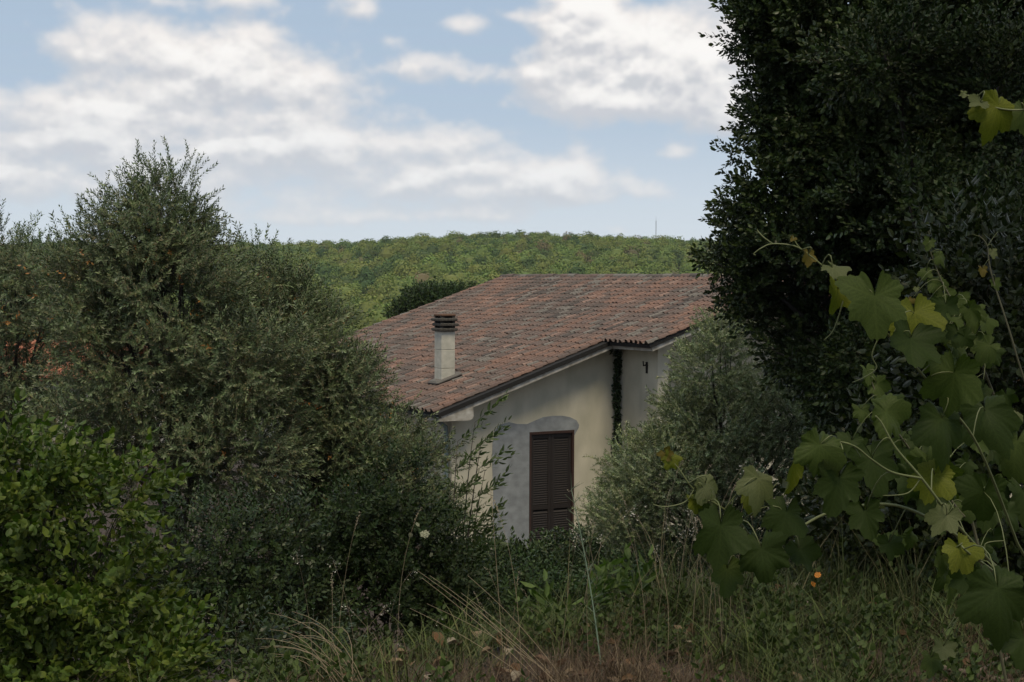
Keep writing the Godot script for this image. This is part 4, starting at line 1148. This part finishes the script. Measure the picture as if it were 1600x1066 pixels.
	lobed_plant("leafy_shrub", "bright green broad leaved shrub in front of the tallest olive", "shrub", on_ground(-2.8, -9.2), lobes, leaf_spray, green_mat, bark, 1550, 0.82, 0.12, -0.04, 1.7, Color(0.84, 0.90, 0.70), 0.035, 0.25, 4, 0.45)

	# dark undergrowth between the olives and the house
	var privet := spray(16, 0.26, 0.050, 0.024, [Color(0.034, 0.056, 0.020), Color(0.042, 0.066, 0.022), Color(0.028, 0.046, 0.018)], 0.8, Color(0.05, 0.045, 0.03), false, true)
	lobes = [[Vector3(-1.387, -0.681, -14.000), Vector3(0.405, 0.405, 0.700)], [Vector3(-0.922, -0.854, -14.000), Vector3(0.405, 0.347, 0.700)], [Vector3(-1.154, -1.324, -14.000), Vector3(0.693, 0.462, 0.900)], [Vector3(-0.631, -1.204, -14.000), Vector3(0.405, 0.347, 0.700)], [Vector3(-1.853, -1.209, -14.000), Vector3(0.578, 0.520, 0.800)], [Vector3(-0.455, -1.497, -14.000), Vector3(0.405, 0.289, 0.600)], [Vector3(-1.039, -0.329, -14.000), Vector3(0.231, 0.289, 0.500)]]
	lobed_plant("privet_bush", "dark green bush with scattered white flower heads below the broad olive", "bush", on_ground(-1.2, -14.2), lobes, privet, green_mat, bark, 3000, 1.0, 0.35, -0.10, 1.4, Color(0.70, 0.72, 0.68), 0.04, 0.3, 4)
	lobes = [[Vector3(-2.530, -0.795, -13.000), Vector3(0.644, 0.483, 0.800)], [Vector3(-2.045, -1.228, -13.000), Vector3(0.698, 0.483, 0.900)], [Vector3(-2.964, -1.232, -13.000), Vector3(0.483, 0.376, 0.700)], [Vector3(-2.044, -0.630, -13.000), Vector3(0.429, 0.322, 0.600)], [Vector3(-1.772, -0.747, -9.500), Vector3(0.431, 0.235, 0.500)], [Vector3(-1.390, -0.991, -10.500), Vector3(0.390, 0.217, 0.500)]]
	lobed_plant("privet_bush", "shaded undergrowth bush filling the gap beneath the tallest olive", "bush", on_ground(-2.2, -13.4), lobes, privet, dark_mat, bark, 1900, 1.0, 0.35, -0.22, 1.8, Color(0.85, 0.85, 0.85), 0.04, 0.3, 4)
	lobes = [[Vector3(0.016, -3.089, -25.000), Vector3(0.722, 0.330, 0.900)], [Vector3(0.690, -3.034, -25.000), Vector3(0.619, 0.330, 0.900)], [Vector3(1.469, -2.978, -25.000), Vector3(0.826, 0.516, 1.100)], [Vector3(-0.504, -3.091, -25.000), Vector3(0.516, 0.413, 0.900)], [Vector3(0.433, -3.401, -25.000), Vector3(1.238, 0.516, 1.200)], [Vector3(2.092, -2.976, -25.000), Vector3(0.929, 0.516, 1.100)], [Vector3(2.892, -2.327, -21.000), Vector3(0.953, 0.433, 1.100)], [Vector3(3.917, -2.051, -20.000), Vector3(0.908, 0.578, 1.100)], [Vector3(4.746, -1.785, -19.000), Vector3(0.863, 0.627, 1.100)], [Vector3(4.407, -1.381, -20.000), Vector3(0.495, 0.413, 0.800)]]
	lobed_plant("bramble_thicket", "dark bramble thicket growing up to the foot of the shuttered window", "bramble", on_ground(1.0, -25.0), lobes, oak_spray, dark_mat, bark, 3300, 0.9, 0.4, -0.3, 1.4, Color(1.1, 1.2, 1.1), 0.04, 0.3, 4)
	lobes = [[Vector3(0.011, -1.669, -16.000), Vector3(0.594, 0.238, 0.700)], [Vector3(0.544, -1.801, -16.000), Vector3(0.528, 0.198, 0.700)], [Vector3(1.075, -1.664, -16.000), Vector3(0.462, 0.198, 0.600)], [Vector3(-0.254, -1.871, -16.000), Vector3(0.396, 0.198, 0.600)]]
	lobed_plant("bramble_thicket", "low bramble on the slope just below the grassy bank", "bramble", on_ground(0.4, -16.0), lobes, privet, dark_mat, bark, 1100, 1.0, 0.4, -0.3, 1.8, Color(0.9, 1.0, 0.9), 0.03, 0.3, 3)

	# dark thicket at the right, behind the vines
	lobes = [[Vector3(2.408, 1.571, -8.000), Vector3(0.297, 0.297, 0.600)], [Vector3(2.612, 1.209, -8.000), Vector3(0.297, 0.363, 0.700)], [Vector3(2.282, 1.174, -8.000), Vector3(0.198, 0.264, 0.500)], [Vector3(2.520, 0.744, -8.000), Vector3(0.363, 0.330, 0.800)], [Vector3(2.157, 0.643, -8.000), Vector3(0.330, 0.297, 0.700)], [Vector3(2.030, 0.309, -8.000), Vector3(0.363, 0.264, 0.700)], [Vector3(2.496, 0.210, -8.000), Vector3(0.396, 0.330, 0.800)], [Vector3(1.829, 0.408, -8.000), Vector3(0.198, 0.231, 0.500)], [Vector3(2.267, -0.025, -8.000), Vector3(0.363, 0.198, 0.600)], [Vector3(2.667, -0.090, -8.000), Vector3(0.297, 0.231, 0.600)]]
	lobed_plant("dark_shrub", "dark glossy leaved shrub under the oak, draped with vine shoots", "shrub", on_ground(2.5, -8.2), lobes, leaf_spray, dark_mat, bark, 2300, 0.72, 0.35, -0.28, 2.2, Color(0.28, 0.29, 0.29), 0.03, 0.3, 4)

	# sapling with paired leaflets in front of the house corner
	var base := on_ground(-0.55, -16.0)
	o = thing("ash_sapling", "slender sapling with arching sprays of paired leaflets before the house corner", "sapling", base)
	var pinnate := spray(13, 0.46, 0.115, 0.034, [Color(0.085, 0.120, 0.048), Color(0.070, 0.100, 0.042)], 0.8, Color(0.07, 0.07, 0.04), true, true)
	var st := begin(true)
	var where := []
	var tints := PackedColorArray()
	for e in [Vector3(-0.314, -0.082, -16.000), Vector3(-0.273, -0.368, -16.000), Vector3(-0.381, 0.131, -16.000), Vector3(-0.391, -0.635, -16.000), Vector3(-0.311, -0.868, -16.000), Vector3(-0.490, -1.035, -16.000), Vector3(-0.559, -0.069, -16.000), Vector3(-0.624, -0.402, -16.000)]:
		var line := bend(Vector3(0, 0.1, 0), (e as Vector3) - base, Vector3(-0.05, 0.25, 0.1), 9)
		tube(st, line, 0.014, 0.003, 5)
		for k in range(3, 10):
			for s in 2:
				var p: Vector3 = line[k]
				var d := ((line[k] as Vector3) - (line[k - 1] as Vector3)).normalized()
				var a := (d * 0.5 + Vector3(0.75, 0.1, rng.randf_range(-0.6, 0.6)) * (1.0 if rng.randf() < 0.75 else -1.0)).normalized()
				where.append(Transform3D(facing(a, rng.randf() * TAU).scaled_local(Vector3.ONE * rng.randf_range(0.6, 0.95)), p))
				tints.append(Color(1, 1, 1) * rng.randf_range(0.8, 1.2))
	part("stems", done(st), bark, o)
	scatter("foliage", pinnate, green_mat, o, where, tints)

	# flat white flower heads
	var umbel := begin()
	for k in 26:
		var a := k * 2.4
		var r := 0.011 * sqrt(float(k))
		var p := Vector3(cos(a) * r, 0.06 + rng.randf_range(-0.006, 0.006), sin(a) * r)
		umbel.set_color(Color(0.34, 0.35, 0.25))
		for q in 4:
			var b := q * PI / 2 + a
			tri(umbel, p, p + Vector3(cos(b), 0.25, sin(b)) * 0.012, p + Vector3(cos(b + 0.9), 0.25, sin(b + 0.9)) * 0.012)
		umbel.set_color(Color(0.08, 0.1, 0.04))
		tri(umbel, Vector3(0.002, 0, 0), Vector3(-0.002, 0, 0), p)
	var white := leafy(Color(0.5, 0.5, 0.4), 0.8)
	var umbel_mesh := done(umbel)
	var n := 0
	for e in [Vector3(-0.727, -0.586, -13.100), Vector3(-0.815, -0.504, -13.200), Vector3(-0.596, -0.575, -13.200), Vector3(-0.863, -0.576, -13.100), Vector3(-0.667, -0.739, -13.100)]:
		var u := thing("white_flower_head", ["largest creamy white flower head on the dark bush", "white flower head just above and left of the largest one", "white flower head just right of the largest one", "leftmost of the white flower heads on the dark bush", "lowest of the white flower heads on the dark bush"][n], "flower", e, "white flower heads on the bush")
		var q := part("florets", umbel_mesh, white, u)
		q.rotation = Vector3(0.7 + 0.2 * n, n, 0.1)
		q.scale = Vector3.ONE * [0.7, 0.36, 0.4, 0.36, 0.32][n]
		n += 1

# ---------------------------------------------------------------- grass and weeds
func blade(st: SurfaceTool, at: Vector3, dir: float, length: float, lean: float, width: float, c: Color) -> void:
	var d := Vector3(cos(dir), 0, sin(dir))
	var s := Vector3(-sin(dir), 0, cos(dir))
	st.set_color(c)
	var last := at
	var lw := width
	for k in 3:
		var t := (k + 1) / 3.0
		var p := at + UP * length * (t - 0.25 * lean * t * t) + d * length * lean * t * t
		var w := width * (1.0 - t * 0.98)
		quad(st, last - s * lw * 0.5, last + s * lw * 0.5, p + s * w * 0.5, p - s * w * 0.5)
		last = p
		lw = w

func tuft(n: int, length: float, lean: float, width: float, tones: Array) -> ArrayMesh:
	var st := begin()
	for i in n:
		var c: Color = tones[rng.randi() % tones.size()]
		blade(st, Vector3(rng.randf_range(-0.06, 0.06), -0.02, rng.randf_range(-0.06, 0.06)), rng.randf() * TAU, length * rng.randf_range(0.5, 1.1), lean * rng.randf_range(0.3, 1.6), width * rng.randf_range(0.7, 1.2), c * rng.randf_range(0.8, 1.2))
	return done(st)

func seed_stem(height: float, kind: int) -> Array:
	# [stem mesh, seed head mesh] of a flowering grass
	var st := begin(true)
	var lean := rng.randf_range(0.12, 0.4)
	var pts := []
	for k in 8:
		var t := k / 7.0
		pts.append(Vector3(lean * t * t * t * height, t * height * (1.0 - 0.06 * lean * t), 0))
	tube(st, pts, 0.0018, 0.0008, 4)
	var head := begin()
	var tip: Vector3 = pts[7]
	var d := (tip - (pts[6] as Vector3)).normalized()
	var count: int = [26, 12, 40][kind]
	for i in count:
		var t := float(i) / count
		var p := tip + d * (t - 0.45) * 0.16 - UP * 0.05 * t * t
		if kind == 1:
			p += Vector3(rng.randf_range(-0.04, 0.04), rng.randf_range(-0.03, 0.01), rng.randf_range(-0.04, 0.04))
			tri(head, tip + d * (t - 0.5) * 0.15, tip + d * (t - 0.5) * 0.15 + UP * 0.001, p)
		var o := rand_dir()
		var l := 0.018 if kind == 1 else 0.010
		var dd := (d + o * 0.7 - UP * (0.8 if kind == 1 else 0.0)).normalized()
		var s := dd.cross(rand_dir()).normalized()
		p += o * 0.004
		quad(head, p, p + dd * l * 0.5 + s * l * 0.22, p + dd * l, p + dd * l * 0.5 - s * l * 0.22)
	return [done(st), done(head)]

func make_grass() -> void:
	var grass_mat := leafy(Color(0.5, 0.55, 0.3), 0.7)
	var straw := [Color(0.125, 0.094, 0.056), Color(0.10, 0.072, 0.043), Color(0.20, 0.155, 0.10), Color(0.09, 0.054, 0.036)]
	var fresh := [Color(0.062, 0.084, 0.026), Color(0.078, 0.100, 0.030), Color(0.050, 0.072, 0.024), Color(0.10, 0.10, 0.042)]
	var kinds := [tuft(16, 0.26, 0.7, 0.008, fresh), tuft(16, 0.24, 1.0, 0.004, straw), tuft(12, 0.5, 0.55, 0.005, fresh + [Color(0.14, 0.12, 0.06)])]
	var where := [[], [], []]
	var tints := [PackedColorArray(), PackedColorArray(), PackedColorArray()]
	var patch := FastNoiseLite.new()
	patch.seed = 9
	patch.frequency = 0.5
	for i in 16000:
		var d := rng.randf_range(4.2, 12.5)
		if rng.randf() < 0.25:
			d = rng.randf_range(10.0, 24.0)
		var x := rng.randf_range(-0.42, 0.42) * (d + 1.5)
		var n := patch.get_noise_2d(x, d)
		var dry := n + rng.randf_range(-0.3, 0.3) + 0.55 * smoothstep(7.4, 6.0, d) * smoothstep(-1.2, 0.0, x) - 0.45 * smoothstep(0.5, 1.3, x) > 0.10
		var k := 1 if dry else 0
		if d > 7.0 and x > 0.2 and x < 2.2 and rng.randf() < 0.3:
			k = 2
		if d > clampf(6.9 + 0.75 * x, 4.2, 11.0) + 1.2 and rng.randf() < 0.75:
			continue
		if x < -0.75 - 0.04 * d and rng.randf() < 0.88:
			continue
		if k == 0 and d < 7.0 and x < 1.0 and x > -1.0 and rng.randf() < 0.6:
			continue
		where[k].append(Transform3D(Basis(UP, rng.randf() * TAU).scaled(Vector3(1, rng.randf_range(0.6, 1.2), 1) * rng.randf_range(0.45, 1.3)), on_ground(x, -d)))
		tints[k].append(Color(1, 1, 1) * rng.randf_range(0.6, 1.1))
	var words := ["short green grass growing on the bank", "matted dry straw coloured grass on the bank", "longer uncut grass along the edge of the bank"]
	for k in 3:
		var o := scatter(numbered("grass"), kinds[k], grass_mat, self, where[k], tints[k])
		o.set_meta("label", words[k])
	# small leafy weeds
	var weed := spray(12, 0.16, 0.030, 0.020, [Color(0.060, 0.092, 0.026), Color(0.075, 0.108, 0.03)], 0.9, Color(0.07, 0.08, 0.03), true, false)
	var ww := []
	var wt := PackedColorArray()
	for i in 3000:
		var d := rng.randf_range(5.6, 10.5)
		var x := rng.randf_range(-0.38, 0.42) * d
		if patch.get_noise_2d(x * 1.7 + 40.0, d * 1.7) < 0.02 and x < 1.0:
			continue
		ww.append(Transform3D(facing((UP + rand_dir() * 0.5).normalized(), rng.randf() * TAU).scaled_local(Vector3.ONE * rng.randf_range(0.6, 1.4)), on_ground(x, -d)))
		wt.append(Color(1, 1, 1) * rng.randf_range(0.45, 1.0))
	scatter("weeds", weed, leafy(Color(0.6, 0.7, 0.3)), self, ww, wt).set_meta("label", "low leafy green weeds among the grass on the bank")
	# fallen leaves
	var st := begin()
	leaf_blade(st, Vector3.ZERO, Vector3.RIGHT, Vector3.FORWARD, 0.07, 0.045, Color(1, 1, 1), 0.5, -0.3)
	var lw := []
	var lt := PackedColorArray()
	for i in 900:
		var d := rng.randf_range(4.6, 8.2)
		var x := rng.randf_range(-0.35, 0.42) * d
		lw.append(Transform3D(Basis(rand_dir(), rng.randf_range(0, 0.7)) * Basis(UP, rng.randf() * TAU) * Basis.IDENTITY.scaled(Vector3.ONE * rng.randf_range(0.6, 1.3)), on_ground(x, -d) + UP * 0.02))
		lt.append([Color(0.16, 0.095, 0.05), Color(0.12, 0.07, 0.045), Color(0.22, 0.16, 0.10), Color(0.30, 0.26, 0.20)][rng.randi() % 4])
	scatter("leaf_litter", done(st), leafy(Color(0.3, 0.25, 0.15)), self, lw, lt).set_meta("label", "dry brown fallen leaves scattered over the bare earth")

	# tall flowering grasses: each stem a thing
	var dry_mat := plain(lin(0.24, 0.19, 0.12), 0.8)
	var head_mat := plain(lin(0.30, 0.255, 0.18), 0.85)
	var pale_head := plain(lin(0.42, 0.40, 0.34), 0.85)
	var protos := []
	for k in 3:
		var m := seed_stem(1.0, k)
		var g := Node3D.new()
		part("stem", m[0], dry_mat, g)
		part("seed_head", m[1], pale_head if k == 1 else head_mat, g)
		tag(g, "dry flowering grass stem on the bank", "grass stem", ["arching grass stems", "wild oat stems", "bristly grass stems"][k])
		protos.append(g)
	var names := ["grass_stem", "wild_oat", "bristly_grass"]
	for i in 120:
		var k := rng.randi() % 3
		var d := rng.randf_range(6.2, 10.5)
		var x := rng.randf_range(-0.13, 0.17) * d
		if i < 26:
			x = rng.randf_range(0.03, 0.14) * d
		elif i > 100:
			x = rng.randf_range(-0.33, -0.1) * d
		var c := copy_of(protos[k], names[k])
		var tall := rng.randf_range(0.40, 0.80) * (0.72 if i > 100 else 1.0)
		var look_at_it: String = ["grass stem with arching seed head", "wild oat stem with pale dangling seeds", "grass stem with bristly seed head"][k]
		var near: String = "beside the hanging vine leaves"
		for e in [[-0.2, "before the leafy shrub"], [-0.1, "before the shaded bush under the tallest olive"], [-0.03, "before the dark bush"], [0.02, "below the house wall"], [0.07, "below the shuttered window"]]:
			if x / d < e[0]:
				near = e[1]
				break
		c.set_meta("label", "%s %s %s" % ["tall" if tall > 0.62 else "short", look_at_it, near])
		c.transform = Transform3D(Basis(UP, rng.randf() * TAU) * Basis(Vector3.RIGHT, rng.randf_range(-0.15, 0.15)) * Basis.IDENTITY.scaled(Vector3(1, 1, 1) * tall), on_ground(x, -d))
	for g in protos:
		g.free()

	# dry bent straw clump at the lower left, and one by the middle
	var words2 := ["clump of long dry grass bending over to one side at the foot of the olives", "thin sheaf of broken dry stalks leaning across the bank"]
	var spots := [[Vector3(-0.594, 0.007, -6.000), Vector3(-0.894, 0.257, -6.000)], [Vector3(0.205, 0.073, -6.000), Vector3(-0.305, 0.397, -6.200)]]
	for k in 2:
		var foot: Vector3 = spots[k][0]
		foot = on_ground(foot.x, foot.z)
		var o := thing("dry_grass_clump", words2[k], "dry grass", foot)
		for i in [15, 8][k]:
			var end: Vector3 = spots[k][1] - foot + Vector3(rng.randf_range(-0.12, 0.16), rng.randf_range(-0.14, 0.06), rng.randf_range(-0.1, 0.1))
			var b := begin(true)
			var from := Vector3(rng.randf_range(-0.08, 0.08), -0.02, rng.randf_range(-0.08, 0.08))
			tube(b, bend(from, end, [Vector3(0.04, 0.10, 0), Vector3(0.01, 0.02, 0.02)][k] * rng.randf_range(0.3, 1.4), 7), [0.0018, 0.0014][k], 0.0007, 4)
			part("stalk", done(b), dry_mat, o)

	# one tall blue green stalk and a few broad leaved weeds
	var foot: Vector3 = Vector3(0.378, 0.011, -6.300)
	foot = on_ground(foot.x, foot.z)
	var top: Vector3 = Vector3(0.249, 0.735, -6.400)
	var o := thing("tall_weed_stalk", "single tall blue green weed stalk with needle thin side shoots standing on the bank", "weed", foot)
	var b := begin(true)
	var line := bend(Vector3(0, -0.02, 0), top - foot, Vector3(0.012, 0, 0), 14)
	tube(b, line, 0.0042, 0.0012, 6)
	part("stem", done(b), plain(lin(0.13, 0.185, 0.125), 0.6), o)
	b = begin()
	for k in range(4, 15):
		for s in 4:
			var p: Vector3 = line[k]
			var e := p + Vector3(rng.randf_range(-1, 1), rng.randf_range(0.4, 1.2), rng.randf_range(-0.6, 0.6)).normalized() * rng.randf_range(0.03, 0.08)
			tube(b, [p, e], 0.0011, 0.0005, 3)
	part("side_shoots", done(b), plain(lin(0.12, 0.17, 0.10), 0.6), o)
	var broad := spray(9, 0.42, 0.15, 0.055, [Color(0.085, 0.125, 0.03), Color(0.07, 0.11, 0.03)], 0.9, Color(0.09, 0.1, 0.04), true, true)
	var broad_mat := leafy(Color(0.65, 0.78, 0.3))
	var words3 := ["broad leaved green weed with pointed leaves beside the tall blue green stalk", "leafy green weed in paired leaves among the dry grass stems", "low spreading green weed at the lip of the bank"]
	var k3 := 0
	for e in [Vector3(0.379, 0.206, -7.200), Vector3(0.620, 0.184, -7.400), Vector3(0.221, 0.027, -7.400)]:
		var f := on_ground((e as Vector3).x, (e as Vector3).z)
		var w := thing("broad_leaved_weed", words3[k3], "weed", f, "")
		for s in 5:
			var q := part("leafy_shoot", broad, broad_mat, w)
			q.transform = Transform3D(facing(((e as Vector3) - f) * 1.3 + Vector3(rng.randf_range(-0.5, 0.5), 0.25, rng.randf_range(-0.4, 0.4)), rng.randf() * TAU).scaled_local(Vector3.ONE * rng.randf_range(0.45, 0.7)), Vector3(0, 0.02, 0) + ((e as Vector3) - f) * 0.35)
		k3 += 1
	# orange flowers
	var petal := begin()
	for k in 8:
		var a := TAU * k / 8.0
		tri(petal, Vector3.ZERO, Vector3(cos(a - 0.3), 0.2, sin(a - 0.3)) * 0.017, Vector3(cos(a + 0.3), 0.2, sin(a + 0.3)) * 0.017)
	var petals := done(petal)
	var orange := plain(lin(0.62, 0.22, 0.02), 0.7)
	var stalk := begin()
	tube(stalk, [Vector3.ZERO, Vector3(0.01, -0.16, 0)], 0.0012, 0.0015, 4)
	var stalks := done(stalk)
	var w4 := ["orange wild flower highest among the grass under the vine leaves", "orange wild flower beside the highest one under the vine leaves", "orange wild flower low on the bank above the leaf litter", "lone orange wild flower amid green weeds on the bank", "orange wild flower closest to the dry grass edge"]
	var k4 := 0
	for e in [Vector3(1.474, 0.190, -7.400), Vector3(1.454, 0.144, -7.400), Vector3(1.144, -0.011, -6.700), Vector3(1.408, 0.012, -6.700), Vector3(1.051, 0.011, -6.700)]:
		var w := thing("orange_flower", w4[k4], "flower", e, "orange flowers in the grass")
		var q := part("petals", petals, orange, w)
		q.rotation = Vector3(0.8, k4, 0.2)
		part("stem", stalks, young_stalk, w)
		k4 += 1
	# fallen twigs at the lower right
	var t := thing("fallen_branch", "bare forked branch lying on the ground at the lower right below the vine", "branch", Vector3(1.830, 0.075, -6.000))
	var tb := t.position
	b = begin(true)
	tube(b, through([Vector3(1.630, 0.104, -6.000) - tb, Vector3(1.730, 0.087, -6.000) - tb, Vector3(1.830, 0.065, -6.000) - tb, Vector3(1.923, 0.061, -5.900) - tb, Vector3(2.036, 0.059, -5.800) - tb]), 0.010, 0.016, 7)
	tube(b, through([Vector3(1.810, 0.070, -6.000) - tb, Vector3(1.895, 0.093, -6.050) - tb, Vector3(2.012, 0.122, -6.100) - tb, Vector3(2.138, 0.171, -6.100) - tb]), 0.010, 0.005, 6)
	part("wood", done(b), grained(lin(0.20, 0.155, 0.12), noise_tex(0.05, Color(0.5, 0.5, 0.5), Color(1, 1, 1), 61, 256), 3.0), t)

func _ready() -> void:
	rng.seed = 20240607
	clump.seed = 4
	clump.frequency = 1.0
	clump.fractal_octaves = 3
	wav.seed = 11
	wav.frequency = 0.012
	wav.fractal_octaves = 3
	sky_fine.seed = 23
	sky_fine.frequency = 15.0
	sky_fine.fractal_octaves = 7
	sky_fine.fractal_gain = 0.64
	sky_broad.seed = 31
	sky_broad.frequency = 2.2
	sky_broad.fractal_octaves = 3

	var cam := Camera3D.new()
	cam.name = "camera"
	cam.position = Vector3(0, 1.6, 0)
	cam.rotation = Vector3(-0.0391, 0, 0.0042)
	cam.fov = 24.82
	cam.near = 0.05
	cam.far = 9000.0
	add_child(cam)
	cam.current = true

	var env := Environment.new()
	env.background_mode = Environment.BG_SKY
	var sky := Sky.new()
	var pano := PanoramaSkyMaterial.new()
	pano.panorama = make_sky()
	pano.energy_multiplier = 1.0
	sky.sky_material = pano
	env.sky = sky
	env.tonemap_mode = Environment.TONE_MAPPER_LINEAR
	env.tonemap_exposure = 1.08
	env.sdfgi_enabled = true
	env.ssao_enabled = true
	env.ssil_enabled = true
	env.fog_enabled = true
	env.fog_density = 0.00008
	env.fog_light_color = Color(0.86, 0.91, 0.95)
	var we := WorldEnvironment.new()
	we.name = "environment"
	we.environment = env
	add_child(we)

	var sun := DirectionalLight3D.new()
	sun.name = "sun"
	sun.light_energy = 0.85
	sun.light_color = Color(1.0, 0.93, 0.80)
	sun.light_angular_distance = 22.0
	sun.shadow_enabled = true
	add_child(sun)
	sun.rotation = Vector3(deg_to_rad(-62), deg_to_rad(8), 0)

	var soil := grained(lin(0.070, 0.046, 0.031), noise_tex(0.03, Color(0.45, 0.45, 0.42), Color(1, 1, 1), 71, 512), 0.8, 0.95, 1.2)
	setting("ground", make_ground(), soil, "sloping ground of the bank, the garden and the valley")
	var far := begin()
	var fa: Array = []
	for e in [[-0.302, -560.0], [-0.272, -560.0], [-0.272, -700.0], [-0.302, -700.0]]:
		var x: float = e[0] * -e[1]
		fa.append(Vector3(x, ground_at(x, e[1]) + 0.5, e[1]))
	quad(far, fa[0], fa[1], fa[2], fa[3])
	setting("field", done(far), plain(lin(0.36, 0.30, 0.11), 0.95), "small yellow field on the far hillside")
	make_wood()
	mast()
	far_house()
	make_house()
	make_trees()
	make_vines()
	make_grass()
